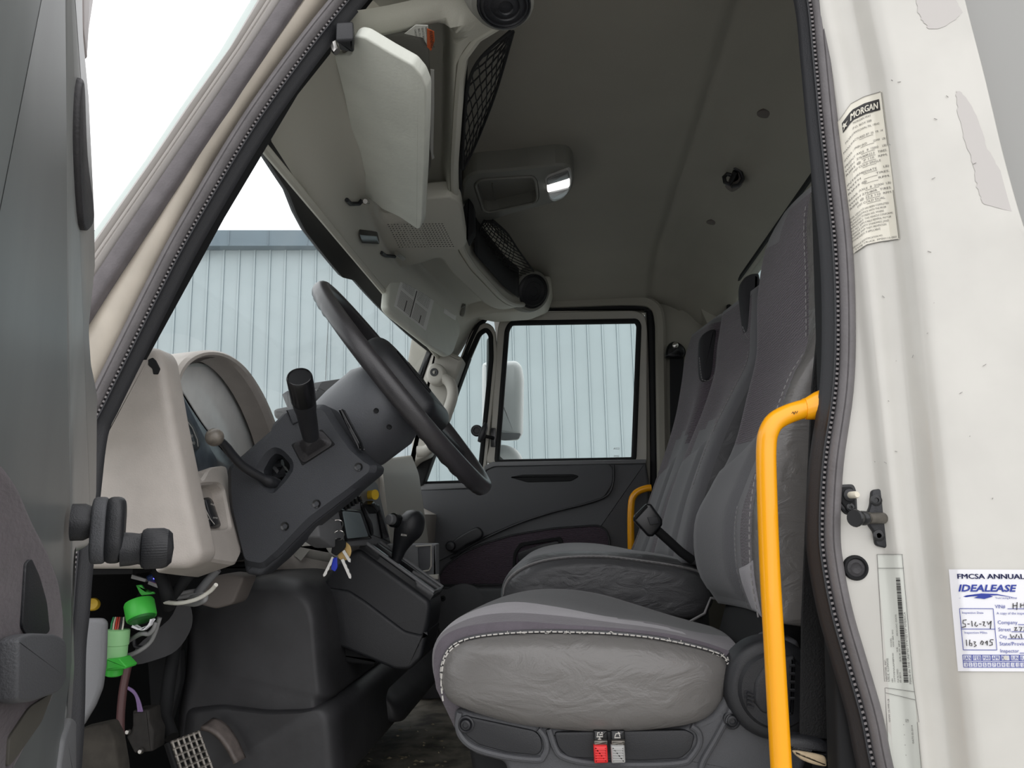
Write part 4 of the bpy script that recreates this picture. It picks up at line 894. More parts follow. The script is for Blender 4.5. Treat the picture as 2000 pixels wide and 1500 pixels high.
# coat hook and trim buttons on the rear headliner
t = thing('coat_hook', 'dark plastic coat hook on the headliner above the seats', 'hook', P(1432, 345, 1.93))
Yh = 1.90
MB().slab(crpx([(1432, 324), (1440, 326), (1453, 340), (1454, 352), (1444, 362), (1432, 366), (1420, 355), (1434, 352), (1440, 345)], Yh), (0, .03, 0), .004).build('hook_base', HOOD_IN, t)
MB().tube([P(a, b_, Yh-.01) for a, b_ in ((1436, 338), (1430, 352), (1424, 360), (1416, 356), (1414, 346), (1420, 340), (1428, 342))], .0055, 8).build('hook_arm', BLACK, t)
MB().tube([P(a, b_, Yh-.01) for a, b_ in ((1434, 327), (1447, 336), (1451, 350), (1442, 362), (1428, 364))], .005, 8).build('hook_loop', BLACK, t)
for (a, b_, w) in ((1493, 222, 'nearer the door frame'), (1390, 434, 'nearer the passenger side')):
    d = ray(a, b_); 
    tt = .5
    while tt < 4:
        q = O+d*tt
        if q.z-CZ > ceil_z(q.x, q.y)-.002: break
        tt += .004
    tag(MB().lathe(q, (-.25, 0, -1), [(.016, -.003), (.016, .002), (.013, .003), (0, .0035)], 20).build('trim_button', HOOD_IN), 'small round headliner trim button '+w, 'trim button')
# ================================================================== DASHBOARD, driver side
g = thing('dashboard', 'taupe dashboard with arched gauge hood on the driver side', 'dashboard', R(-.7, 1.5, -.1))
YS1 = 1.075
# side cover facing the door opening
cov = [(240, 660), (285, 676), (303, 677), (314, 694), (322, 740), (336, 820), (352, 900), (368, 980), (384, 1050), (391, 1082), (383, 1100), (362, 1112), (60, 1112), (60, 860)]
MB().slab([P(q.x, q.y, YS1) for q in rc([V((a, b_, 0)) for a, b_ in cov], 14, 4)], (0, .06, 0), .014, 5).build('side_cover', DASH, g)
MB().slab(rpx([(289, 702), (298, 698), (304, 704), (311, 720), (308, 731), (299, 731), (297, 720), (289, 713)], 2, YS1-.0008), (0, .004, 0), .0005, 1).build('side_slot', BLKM, g)
# driver facing fascia : from cover edge to column, faces rearward (+x)
XF = -.60
f0 = P(352, 900, 1.12); f1 = P(470, 1085, 1.27); f2 = P(391, 1085, 1.10)
fn = (f1-f0).cross(f2-f0).normalized()
if fn.x < 0: fn = -fn
fp = lambda px, py, off=0: PP(px, py, f0+fn*off, fn)
fo = [(322, 745), (336, 730), (344, 790), (352, 850), (362, 905), (376, 930), (398, 933), (412, 908), (440, 905), (470, 1060), (472, 1085), (465, 1102), (440, 1100), (392, 1090), (365, 1000), (340, 860)]
fo = [(352, 860), (362, 905), (376, 934), (396, 936), (410, 912), (442, 908), (456, 980), (471, 1062), (472, 1082), (462, 1103), (430, 1098), (386, 1090), (366, 1000)]
hole = rc([V((a, b_, 0)) for a, b_ in [(380, 948), (428, 944), (438, 955), (451, 1028), (444, 1034), (408, 1034), (392, 1010)]], 6)
MB().ring([fp(q.x, q.y) for q in rc([V((a, b_, 0)) for a, b_ in fo], 7)], [fp(q.x, q.y) for q in hole], -fn*.06, r=.004, floor=.022).build('driver_fascia', DASH, g)
# switches in that pocket
sw_ = thing('light_switch_panel', 'black rocker light switches in the taupe pocket below the gauges', 'switch panel', fp(410, 1000, -.01))
so_ = [V((a, b_, 0)) for a, b_ in [(385, 974), (410, 970), (417, 978), (424, 1000), (433, 1026), (428, 1031), (408, 1029), (396, 1015), (388, 992)]]
MB().slab([fp(q.x, q.y, -.016) for q in rc(so_, 4)], -fn*.008, .002).build('switch_plate', BLKS, sw_)
MB().slab([fp(q.x, q.y, -.012) for q in rc([V((a, b_, 0)) for a, b_ in [(390, 976), (398, 974), (408, 1010), (414, 1026), (404, 1024), (394, 1004)]], 2)], -fn*.008, .002).build('rocker_switch', BLACK, sw_)
MB().slab([fp(q.x, q.y, -.012) for q in rc([V((a, b_, 0)) for a, b_ in [(402, 974), (410, 973), (418, 990), (430, 1024), (420, 1026), (410, 1002)]], 2)], -fn*.008, .002).build('rocker_switch', BLACK, sw_)
mb = MB(); fs = lambda a, b_: fp(a, b_, -.0112)
for x, y, s_ in ((392, 992, '-O'), (396, 1004, 'PARK'), (400, 1014, 'OFF'), (411, 986, 'PANEL'), (416, 1012, 'LAMP')): textpx(mb, s_, x, y, 3.2, fs, ang=12, width=9)
for q in (((398, 976), (401, 994), (411, 1014), (419, 1024)), ((390, 980), (391, 990))): mb.tube([fs(a, b_) for a, b_ in q], .0006, 4)
mb.build('switch_marks', STI, sw_)
# gauge hood arch in the plane x = XH
XH = -.625
arch = [(388, 948), (362, 915), (349, 870), (340, 810), (336, 760), (344, 722), (366, 696), (400, 684), (440, 690), (478, 716), (512, 765), (538, 825), (552, 880), (560, 930)]
inn = [(392, 940), (371, 905), (359, 860), (350, 808), (347, 765), (354, 733), (374, 708), (404, 697), (438, 704), (470, 731), (500, 778), (524, 835), (538, 885), (545, 930)]
A = [PX(q.x, q.y, XH) for q in cr([V((a, b_, 0)) for a, b_ in arch], 4)]; B_ = [PX(q.x, q.y, XH) for q in cr([V((a, b_, 0)) for a, b_ in inn], 4)]
bk = V((-.20, 0, -.015)); n = len(A); mb = MB()
secs = [[a+bk*1.0, a+bk*.1, a+V((.0, 0, 0)), lerp(a, b_, .3)+V((.006, 0, 0)), lerp(a, b_, .7)+V((.006, 0, 0)), b_, lerp(b_, b_+bk, .2)] for a, b_ in zip(A, B_)]
mb.grid(secs); mb.build('gauge_hood', DASH, g)
cen = (A[n//2]+A[0])/2
LE = [PX(q.x, q.y, XH-.058) for q in cr([V((a, b_, 0)) for a, b_ in [(392, 942), (370, 905), (356, 860), (348, 808), (345, 765), (350, 730), (362, 716), (395, 709), (425, 720), (452, 745), (474, 790), (490, 835), (498, 880), (500, 925)]], 4)]
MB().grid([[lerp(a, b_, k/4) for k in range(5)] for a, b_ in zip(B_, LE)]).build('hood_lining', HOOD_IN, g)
# outer flank of hood running into the side cover
MB().slab([R(-.62, 1.10, -.02), R(-.86, 1.10, .0), R(-.86, 1.10, .20), R(-.74, 1.10, .235), R(-.66, 1.10, .22), R(-.635, 1.10, .15)], (0, .05, 0), .02, 4).build('hood_flank', DASH, g)
# gauges
ga = thing('gauge_cluster', 'dark gauge cluster behind a lens with painted reflection under the hood', 'gauges', PX(420, 860, -.70))
XC = XH-.055
ci = [PX(a, b_, XC) for a, b_ in [(360, 930), (352, 800), (364, 725), (410, 700), (470, 735), (520, 820), (545, 900), (540, 960)]]
ca = PX(346, 770, XH-.03); cb = PX(530, 900, XH-.05); ccn = PX(380, 960, XH-.02)
gn = (cb-ca).cross(ccn-ca).normalized()
if gn.x < 0: gn = -gn
xg = lambda px, py, off=0: PX(px, py, XC+off)
def cur(pts, off, n_=4): return [xg(q.x, q.y, off) for q in cr([V((a, b_, 0)) for a, b_ in pts], n_, True)]
MB().slab(cur([(340, 960), (338, 850), (340, 760), (352, 720), (380, 700), (415, 692), (450, 704), (480, 735), (510, 790), (530, 850), (545, 930), (470, 1000)], 0), (-.02, 0, 0), .002).build('cluster_back', BLKM, ga)
MB().slab(cur([(345, 724), (366, 711), (395, 709), (425, 722), (455, 752), (480, 800), (495, 850), (497, 890), (480, 915), (440, 880), (400, 830), (365, 775), (345, 745)], .006), (-.004, 0, 0), .002).build('painted_reflection_panel', GLC, ga, label='pale lens panel with the sky reflection painted in')
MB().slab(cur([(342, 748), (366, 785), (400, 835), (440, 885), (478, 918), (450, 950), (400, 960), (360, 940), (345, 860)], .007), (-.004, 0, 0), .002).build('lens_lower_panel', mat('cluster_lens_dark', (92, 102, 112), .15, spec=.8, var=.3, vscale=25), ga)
MB().slab(cur([(340, 800), (356, 806), (376, 826), (388, 852), (390, 875), (375, 880), (352, 872), (342, 840)], .012), (-.004, 0, 0), .001).build('dial', mat('dial_black', (36, 40, 48), .3), ga)
mb = MB(); mb.tube([xg(a, b_, .0135) for a, b_ in ((352, 812), (364, 820), (376, 836), (385, 858), (387, 872))], .0007, 4)
for s_, x, y in (('20', 360, 836), ('30', 369, 853), ('40', 373, 867)): textpx(mb, s_, x, y, 5.5, lambda a, b_: xg(a, b_, .0135), ang=10)
mb.build('dial_marks', STI, ga); mb = MB(); mb.add([xg(a, b_, .014) for a, b_ in ((348, 835), (358, 841), (349, 845))], [(0, 1, 2)]); mb.build('dial_needle', RED, ga)
# dash top, passenger side pieces
MB().slab([R(-.72, 1.12, -.05), R(-.92, 1.12, -.05), R(-.92, 1.12, .0), R(-.80, 1.12, .02), R(-.72, 1.12, .01)], (0, 1.7, 0), .02, 3).build('dash_body', DASH, g)
MB().slab([R(x, 1.76, z) for x, z in ((-.50, -.12), (-.50, .12), (-.56, .15), (-.92, .12), (-.92, -.12))], (0, .28, 0), .015, 3).build('centre_body', DASH, g)
MB().slab([R(x, 2.05, z) for x, z in ((-.50, -.12), (-.49, .02), (-.55, .05), (-.92, .04), (-.92, -.12))], (0, .80, 0), .015, 3).build('passenger_body', DASH, g)
MB().slab([R(x, 1.14, z) for x, z in ((-.66, -.07), (-.66, -.055), (-.92, -.055), (-.92, -.07))], (0, .62, 0), .003, 2).build('dash_light_block', BLKM, g)  # black slab added to keep windscreen light out of the footwell
# centre stack ------------------------------------------------------------------
YC_ = 1.88
MB().loft([rpx(q, 7, Y) for q, Y in (([(606, 958), (690, 934), (738, 899), (748, 925), (764, 1062), (606, 1064)], 2.01), ([(600, 960), (690, 932), (742, 895), (753, 925), (768, 1066), (600, 1068)], 2.03), ([(650, 960), (720, 930), (803, 887), (818, 925), (838, 1066), (650, 1068)], 2.5), ([(680, 960), (750, 930), (800, 900), (812, 925), (830, 1060), (680, 1062)], 2.6))]).build('passenger_fascia', LGREY, g)
s0 = P(712, 970, YC_-.07); XS = s0.x
sp = lambda px, py, off=0: PX(px, py, -.445+off)
# dark centre panel facing the driver seat
st_ = thing('centre_switch_panel', 'dark centre dashboard panel with radio, buttons and vent slots', 'control panel', sp(700, 1010))
MB().slab([sp(q.x, q.y, .012) for q in rc([V((a, b_, 0)) for a, b_ in [(618, 1000), (640, 975), (720, 925), (738, 945), (762, 1052), (764, 1062), (680, 1068), (655, 1070), (625, 1050)]], 4)], (-.04, 0, 0), .004).build('panel_plate', MGREY, st_)
MB().slab([sp(q.x, q.y, .018) for q in rc([V((a, b_, 0)) for a, b_ in [(670, 998), (704, 1002), (720, 1048), (680, 1052)]], 3)], (-.02, 0, 0), .001).build('radio_face', mat('radio_grey', (128, 140, 143), .35), st_)
MB().slab([sp(q.x, q.y, .0165) for q in rc([V((a, b_, 0)) for a, b_ in [(664, 992), (708, 996), (727, 1053), (678, 1058)]], 3)], (-.02, 0, 0), .003).build('radio_frame', BLKS, st_)
MB().slab([sp(q.x, q.y, .0165) for q in rc([V((a, b_, 0)) for a, b_ in [(736, 985), (741, 985), (760, 1050), (748, 1052)]], 2)], (-.01, 0, 0), .002).build('panel_slot', BLKS, st_)
MB().slab([sp(q.x, q.y, .0165) for q in cr([V((a, b_, 0)) for a, b_ in [(709, 980), (716, 1000), (727, 1020), (730, 1040), (727, 1046), (722, 1030), (714, 1010), (708, 990)]], 4, True)], (-.01, 0, 0), .002).build('vent_slot', BLKS, st_)
for k in range(5): MB().slab([sp(a+k*7.2, b_-k*4.2+4, .018) for a, b_ in ((672, 982), (676, 980), (680, 992), (676, 993))], (-.01, 0, 0), .001, 1).build('small_button', BLKS, st_)
for q in (((725, 985), (731, 978), (742, 996), (737, 1003)),): MB().slab([sp(a, b_, .03) for a, b_ in q], (-.03, 0, 0), .004).build('black_key_fob', BLKS, st_)
# yellow brake knob
t = thing('brake_valve_knob', 'yellow push pull brake knob on the centre panel', 'knob', sp(718, 965, .05))
MB().lathe(sp(733, 966, .03), (.75, -.45, .0), [(.009, -.03), (.010, -.005), (.011, 0)], 16).build('knob_stem', YEL2, t)
MB().tube([P(703, 970, 1.70), P(730, 963, 1.74)], [.011, .013], 16).build('knob_barrel', YEL2, t)
MB().slab([P(q.x, q.y, 1.74) for q in cr([V((a, b_, 0)) for a, b_ in [(724, 948), (731, 946), (736, 958), (739, 974), (735, 978), (728, 966)]], 4, True)], (0, .02, 0), .004).build('knob_cap', YEL2, t)
# radio / device on the dash top
t = thing('dash_display', 'black boxy display unit standing on the dashboard behind the wheel', 'display', P(645, 765, 2.0))
MB().slab(rpx([(606, 748), (672, 738), (677, 744), (682, 790), (610, 795)], 3, 2.0), (0, .05, 0), .004).build('display_case', BLKS, t)
mb = MB(); textpx(mb, '800', 611, 764, 4, lambda a, b_: P(a, b_, 1.997), ang=-4); mb.build('display_mark', STG, t)
MB().slab(rpx([(550, 770), (562, 762), (575, 795), (562, 800)], 2, 1.95), (0, .05, 0), .003).build('display_mount', DGREY, t)
MB().slab([P(q.x, q.y, 1.95) for q in cr([V((a, b_, 0)) for a, b_ in [(533, 802), (545, 796), (572, 794), (572, 812), (540, 818)]], 4, True)], (0, .1, 0), .01).build('display_base', BLACK, t)
tag(MB().tube([P(642, 602, 2.4), P(636, 742, 2.05)], .0008, 5).build('antenna_wire', BLKM), 'thin black wire rising from the display to the windscreen', 'wire')
# ================================================================== STEERING COLUMN
t = thing('steering_column', 'dark grey steering column shroud with stalk openings', 'steering column', R(-.4, 1.4, -.05))
YK = 1.27
col = [(440, 915), (460, 896), (532, 834), (528, 828), (560, 796), (570, 792), (628, 788), (640, 794), (660, 826), (694, 876), (722, 902), (734, 908), (732, 922), (684, 962), (606, 1022), (544, 1084), (510, 1112), (475, 1106), (462, 1060), (446, 1000), (441, 960)]
hole = [V((a, b_, 0)) for a, b_ in [(535, 884), (546, 888), (562, 905), (562, 917), (534, 953), (524, 950), (512, 930), (510, 918), (524, 893)]]
MB().ring([P(q.x, q.y, YK) for q in rc([V((a, b_, 0)) for a, b_ in col], 9, 4)], [P(q.x, q.y, YK) for q in rc(hole, 5)], (0, .06, 0), r=.010).build('column_shroud', CARD, t)
MB().slab(rpx([(466, 1060), (600, 960), (700, 915), (726, 924), (684, 967), (607, 1029), (546, 1092), (506, 1126), (478, 1122)], 8, YK+.012), (0, .06, 0), .010, 4).build('lower_shroud', CARD, t)
for a, b_ in ((556, 1028), (618, 984), (700, 912)): MB().lathe(P(a, b_, YK-.001), NY, [(.0075, -.004), (.007, .001), (.004, -.001), (0, -.002)], 16).build('screw_recess', BLKS, t)
MB().slab([P(a, b_, YK+.1) for a, b_ in ((505, 880), (570, 880), (570, 960), (505, 960))], (0, .02, 0), .002).build('opening_back', BLKM, t)
for q in (((517, 935), (530, 910), (552, 905)), ((520, 950), (535, 930), (560, 925)), ((524, 900), (545, 925), (558, 915))): MB().tube([P(a, b_, YK+.05) for a, b_ in q], .008, 8).build('inner_cable', BLACK, t)
MB().slab(rpx([(557, 800), (604, 790), (606, 812), (570, 830)], 3, YK-.004), (0, .02, 0), .003).build('top_ridge', CARD, t)
MB().slab(rpx([(660, 800), (668, 798), (702, 862), (706, 880), (696, 872)], 2, YK-.006), (0, .02, 0), .003).build('tilt_lever', BLKS, t)
# steering wheel geometry
wt = P(647, 578, 1.42); wb = P(941, 950, 1.42); wc = (wt+wb)/2; e1 = (wt-wb)/2; rw = e1.length; e1.normalize(); e2 = PY; nn = e2.cross(e1).normalized()
if nn.x < 0: nn = -nn
MB().lathe(wc-nn*.175, nn, [(.0, 0), (.070, .002), (.082, .012), (.088, .06), (.090, .12), (.080, .145), (.06, .15), (0, .15)], 40, up=e1).build('switch_housing', mat('housing_painted_light', (84, 86, 90), .36, bump=.3, bscale=700), t)  # paler than the column plastic, windscreen light put into its colour
for a, b_ in ((735, 802), (760, 834)): 
    MB().lathe(P(a, b_, wc.y-.087), NY, [(.0045, -.003), (.0045, .002), (.003, .0005), (0, 0)], 14).build('screw_hole', BLKM, t)
# boot below the column
MB().loft([[P(x, y, Y) for x, y in q] for Y, q in ((1.34, cr([V((a, b_, 0)) for a, b_ in [(300, 1280), (262, 1296), (268, 1262), (330, 1210), (352, 1172), (372, 1185), (374, 1225), (345, 1270)]], 4, True) and [(c.x, c.y) for c in cr([V((a, b_, 0)) for a, b_ in [(300, 1290), (262, 1296), (268, 1262), (330, 1210), (352, 1172), (372, 1185), (374, 1225), (345, 1270)]], 4, True)]), (1.42, [(c.x, c.y) for c in cr([V((a, b_, 0)) for a, b_ in [(305, 1280), (275, 1285), (280, 1262), (335, 1212), (356, 1180), (372, 1190), (372, 1220), (340, 1262)]], 4, True)]))]).build('column_boot', MATF, t)
# indicator lever with ball end
t = thing('tilt_lever', 'black bent lever with a worn round ball knob left of the column', 'lever', P(480, 900, 1.2))
lv = [P(q.x, q.y, Y) for q, Y in zip(cr([V((a, b_, 0)) for a, b_ in [(418, 853), (436, 866), (452, 886), (472, 908), (497, 925), (522, 938), (540, 945)]], 4), [1.17+.005*i for i in range(25)])]
MB().tube(lv, [.0055, .0065]+[.0068]*4+[.0075]*14+[.010]*5, 12).build('lever_stem', BLACK, t)
MB().lathe(lv[0]-(lv[6]-lv[0]).normalized()*.013, (lv[6]-lv[0]), [(0.0, 0)]+[(.0145*math.sin(math.pi*k/10), .0145-.0145*math.cos(math.pi*k/10)) for k in range(1, 10)]+[(.005, .0285)], 24).build('ball_knob', mat('worn_knob', (112, 106, 98), .35, var=.35, vscale=80), t, label='worn brown grey ball')
# tall stalk with round cap
t = thing('control_stalk', 'tall black stalk with a thick round cap and rubber boot on the column', 'lever', P(600, 860, 1.24))
ca_, cb_ = P(607, 853, 1.235), P(585, 738, 1.12); ax = (cb_-ca_)
MB().lathe(ca_, ax, [(.0135, 0), (.0150, .03), (.0160, ax.length*.45), (.0178, ax.length*.52), (.0185, ax.length*.62)], 24).build('stalk_shaft', BLACK, t)
MB().lathe(ca_+ax*.62, ax, [(.0185, 0), (.0196, .004), (.0196, ax.length*.38), (.0185, ax.length*.38+.003), (.0175, ax.length*.38+.0035), (.0165, ax.length*.38+.001), (0, ax.length*.38+.001)], 32).build('stalk_cap', BLKS, t)
bo = [V((a, b_, 0)) for a, b_ in [(568, 868), (628, 838), (655, 868), (590, 910)]]
MB().slab([P(q.x, q.y, YK-.001) for q in rc(bo, 3)], (0, .01, 0), .001, 1).build('boot_frame', BLKM, t)
mb = MB(); secs = []; cx, cy = 612, 868
for k in range(13):
    s_ = k/12; sc_ = lerp(.92, .34, s_)*(1+(.07 if k % 2 else -.04)); Y = YK-.002-.028*s_; ox, oy = lerp(0, -4, s_), lerp(0, -12, s_)
    secs.append([P(cx+(q.x-cx)*sc_+ox, cy+(q.y-cy)*sc_+oy, Y) for q in rc(bo, 12, 5)])
mb.loft(secs).build('rubber_boot', RUBD, t, ang=60)
# ================================================================== STEERING WHEEL
t = thing('steering_wheel', 'black four spoke steering wheel with finger grips, tilted over the column', 'steering wheel', wc)
rim = [wc+(e1*math.cos(a)+e2*math.sin(a))*rw for a in [2*math.pi*k/160 for k in range(160)]]
mb = MB(); secs = []
for k, p in enumerate(rim):
    a = 2*math.pi*k/160; rad = (e1*math.cos(a)+e2*math.sin(a)); grip = .5+.5*math.cos(a*44)
    sec = []
    for j in range(16):
        b_ = 2*math.pi*j/16; c2, s2 = math.cos(b_), math.sin(b_); rr = .0165+(.0022*grip if s2 < -.1 and abs(math.cos(a)) > .55 else 0)
        sec.append(p+rad*c2*.0150+nn*s2*rr)
    secs.append(sec)
secs.append(secs[0]); mb.loft(secs, caps=False).build('wheel_rim', mat('wheel_leather', (52, 51, 53), .3, bump=.2, bscale=700, spec=.6), t)
for a, w in ((.95, .022), (-.95, .022), (2.2, .022), (-2.2, .022)):
    d = e1*math.cos(a)+e2*math.sin(a); sd = nn.cross(d)
    MB().loft([[wc+d*r+sd*x*k_+nn*(z+h) for x, z in ((-w, 0), (-w*.6, .006), (w*.6, .006), (w, 0), (w*.6, -.006), (-w*.6, -.006))] for r, k_, h in ((.06, 1.3, -.004), (.12, 1, -.006), (.18, .9, -.004), (rw-.004, 1.0, 0))]).build('spoke', BLACK, t)
pad = [(-.095, -.075), (-.06, -.105), (.03, -.11), (.085, -.085), (.105, -.03), (.105, .03), (.085, .085), (.03, .11), (-.06, .105), (-.095, .075)]
MB().slab([q for q in [wc+nn*.034+e1*(v.x)+e2*(v.y) for v in cr([V((a, b_, 0)) for a, b_ in pad], 4, True)]], -nn*.06, .028, 6).build('horn_pad', BLACK, t)
mb = MB()   # diamond emblem
for q in (((-.035, 0), (0, -.04), (.035, 0), (0, .04)),): mb.tube([wc+nn*.0355+e1*a+e2*b_ for a, b_ in q], .0022, 6, closed=True)
for q in (((-.02, 0), (0, -.022), (.02, 0), (0, .022)),): mb.tube([wc+nn*.0355+e1*a+e2*b_ for a, b_ in q], .0016, 6, closed=True)
mb.tube([wc+nn*.0355+e1*a+e2*b_ for a, b_ in ((-.05, -.05), (-.01, -.062), (.05, -.05))], .0016, 6)
mb.build('pad_emblem', BLKS, t)
# ================================================================== SHIFTER CONSOLE
YH = 1.62
t = thing('shift_console', 'dark plastic shifter console projecting from the centre dashboard', 'console', P(740, 1180, YH))
con = [(700, 1072), (838, 1172), (842, 1186), (838, 1220), (820, 1284), (798, 1306), (772, 1304), (690, 1272), (619, 1244), (621, 1200), (630, 1140), (645, 1112), (676, 1080)]
MB().slab(rpx(con, 8, YH), (0, .14, 0), .012, 5).build('console_body', BLACK, t)
low = [(621, 1155), (640, 1148), (680, 1152), (715, 1175), (790, 1232), (824, 1240), (836, 1230), (824, 1286), (800, 1309), (772, 1309), (690, 1275), (616, 1246)]
MB().slab(rpx(low, 8, YH-.006), (0, .15, 0), .008, 4).build('console_lower_shell', BLACK, t)
MB().slab(rpx([(628, 1242), (690, 1268), (740, 1290), (728, 1300), (680, 1296), (632, 1280)], 4, YH+.02), (0, .14, 0), .006).build('console_bracket', BLKM, t)
# top rail : slot plate in the sloping top face
ta, tb = P(700, 1073, YH), P(838, 1173, YH); td = (tb-ta).normalized(); tn = PY.cross(td).normalized()
if tn.z < 0: tn = -tn
TL = (tb-ta).length; tq = lambda a, y, h=0: ta+td*(a*TL)+PY*y+tn*h
MB().ring([tq(*q, .016) for q in ((-.02, .012), (1.0, .012), (1.0, .132), (-.02, .132))], [tq(*q, .016) for q in ((.04, .055), (.95, .055), (.95, .10), (.04, .10))], -tn*.016, r=.004, floor=.012).build('slot_plate', BLKS, t)
MB().tube([tq(*q, .017) for q in ((-.0, .016), (.98, .016), (.99, .07), (.98, .128), (.0, .128))], .004, 8, closed=True).build('plate_rim', MGREY, t)
# gear lever
t = thing('gear_lever', 'black gear lever with bulbous T handle and grey button', 'gear lever', P(770, 1105, 1.72))
YG = 1.715
MB().tube([P(769, 1112, YG), P(775, 1092, YG)], .0055, 12).build('lever_rod', METAL, t)
MB().tube([P(771, 1100, YG), P(779, 1080, YG), P(785, 1062, YG)], [.0115, .0125, .015], 16).build('lever_sleeve', BLACK, t)
kp = cr([P(776, 1088, YG), P(779, 1076, YG), P(784, 1062, YG), P(791, 1046, YG), P(798, 1031, YG), P(800, 1016, YG), P(797, 1005, YG), P(794, 998, YG)], 6); kr = [r_.x for r_ in cr([V((r_, 0, 0)) for r_ in (.0125, .0150, .0195, .027, .0335, .0335, .024, .002)], 6)]
MB().tube(kp, [max(.001, min(.034, r_)) for r_ in kr], 28).build('lever_handle', BLACK, t)
MB().lathe(P(769, 1016, YG-.032), (-.55, -1, .1), [(.0155, -.012), (.0155, .003), (.0125, .004), (.0125, .002)], 24).build('button_collar', BLKS, t)
MB().lathe(P(766, 1015, YG-.034), (-.55, -1, .1), [(.0115, -.006), (.0115, .010), (.009, .013), (0, .014)], 24).build('release_button', MGREY, t, label='grey release button')
mb = MB(); textpx(mb, 'ECON', 783, 1046, 3.6, lambda a, b_: P(a, b_, YG-.036), ang=8, width=11, bold=.02); mb.build('handle_mark', STI, t)
# cup holder
t = thing('cup_holder', 'grey cup holder with a cut out beside the shifter console', 'cup holder', P(830, 1100, 1.95))
MB().slab(rpx([(755, 1062), (852, 1062), (852, 1128), (855, 1148), (800, 1150), (755, 1120)], 3, 1.93), (0, .05, 0), .006, 3).build('holder_body', MGREY, t)
MB().slab(rpx([(816, 1068), (842, 1066), (841, 1112), (824, 1116), (818, 1108)], 4, 1.924), (0, .012, 0), .002).build('holder_cutout', DGREY, t)
MB().tube([P(a, b_, 1.922) for a, b_ in ((812, 1067), (842, 1065), (842, 1106), (838, 1114), (826, 1116))], .0022, 6).build('cutout_edge', LGREY, t)
MB().slab(rpx([(800, 1124), (855, 1122), (856, 1132), (802, 1134)], 2, 1.92), (0, .02, 0), .002).build('holder_ledge', LGREY, t)
# dark under-dash mass and grey duct at left of the console
tag(MB().slab(rpx([(600, 1040), (625, 1000), (640, 1050), (690, 1076), (650, 1108), (560, 1090)], 12, 1.75), (0, .2, 0), .03, 4).build('dash_duct', LGREY), 'rounded grey duct under the centre dashboard', 'duct')
t = thing('ignition_switch', 'dark ignition lock housing on the right of the column', 'switch', P(650, 1030, 1.5))
MB().tube([P(628, 1030, 1.62), P(650, 1045, 1.56)], [.03, .026], 16).build('lock_body', BLKM, t)
MB().slab(rpx([(655, 1004), (670, 996), (673, 1016), (662, 1026), (650, 1020)], 3, 1.54), (0, .01, 0), .003).build('key_head', BLKS, t)
# key bunch
t = thing('key_bunch', 'bunch of keys with fob, brass disc and blue tag hanging from the ignition', 'keys', P(660, 1060, 1.5))
YB = 1.41
for c_, r_ in (((659, 1026), .010), ((662, 1046), .009)):
    cc = P(*c_, YB); MB().tube([cc+V((math.cos(a)*r_, .004*math.sin(a*2), math.sin(a)*r_)) for a in [6.283*k/24 for k in range(24)]], .0010, 6, closed=True).build('split_ring', METAL, t)
MB().slab(rpx([(650, 1056), (662, 1050), (675, 1058), (674, 1070), (656, 1086), (646, 1080)], 3, YB), (0, .006, 0), .002).build('key_fob', BLKM, t)
MB().slab([P(q.x, q.y, YB+.01) for q in cr([V((a, b_, 0)) for a, b_ in [(670, 1060), (682, 1064), (686, 1078), (680, 1092), (668, 1094), (660, 1086)]], 4, True)], (0, .002, 0), .0005).build('brass_disc', BRASS, t)
MB().slab(rpx([(650, 1090), (658, 1088), (659, 1108), (654, 1117), (646, 1112)], 3, YB+.004), (0, .003, 0), .001).build('blue_tag', BLUE, t)
for q in (((651, 1088), (642, 1110), (633, 1124)), ((668, 1092), (676, 1112), (684, 1128)), ((670, 1075), (678, 1090), (683, 1096))):
    p = [P(a, b_, YB+.006) for a, b_ in q]; d = (p[-1]-p[0]).normalized(); sd = d.cross(PY)
    pts = [p[0]-sd*.003, p[0]+sd*.003]
    for k in range(8): pts.append(lerp(p[0], p[-1], (k+1)/8)+sd*(.0026 if k % 2 else .0036))
    pts.append(p[-1]+d*.003); pts.append(p[-1]-sd*.0028)
    MB().slab(pts, (0, .002, 0), .0004, 1).build('key_blade', METAL, t)
# ================================================================== SEATS
def surf(cols):   # cols: list of (Y, [(px,py)...]) -> rows of 3D, smooth along both ways
    return [[P(q.x, q.y, Y) for q in cr([V((a, b_, 0)) for a, b_ in pts], 5)] for Y, pts in cols]
def densify(rows, n):
    out = []; m = len(rows[0]); cols = [cr([r[j] for r in rows], n) for j in range(m)]
    return [[cols[j][i] for j in range(m)] for i in range(len(cols[0]))]
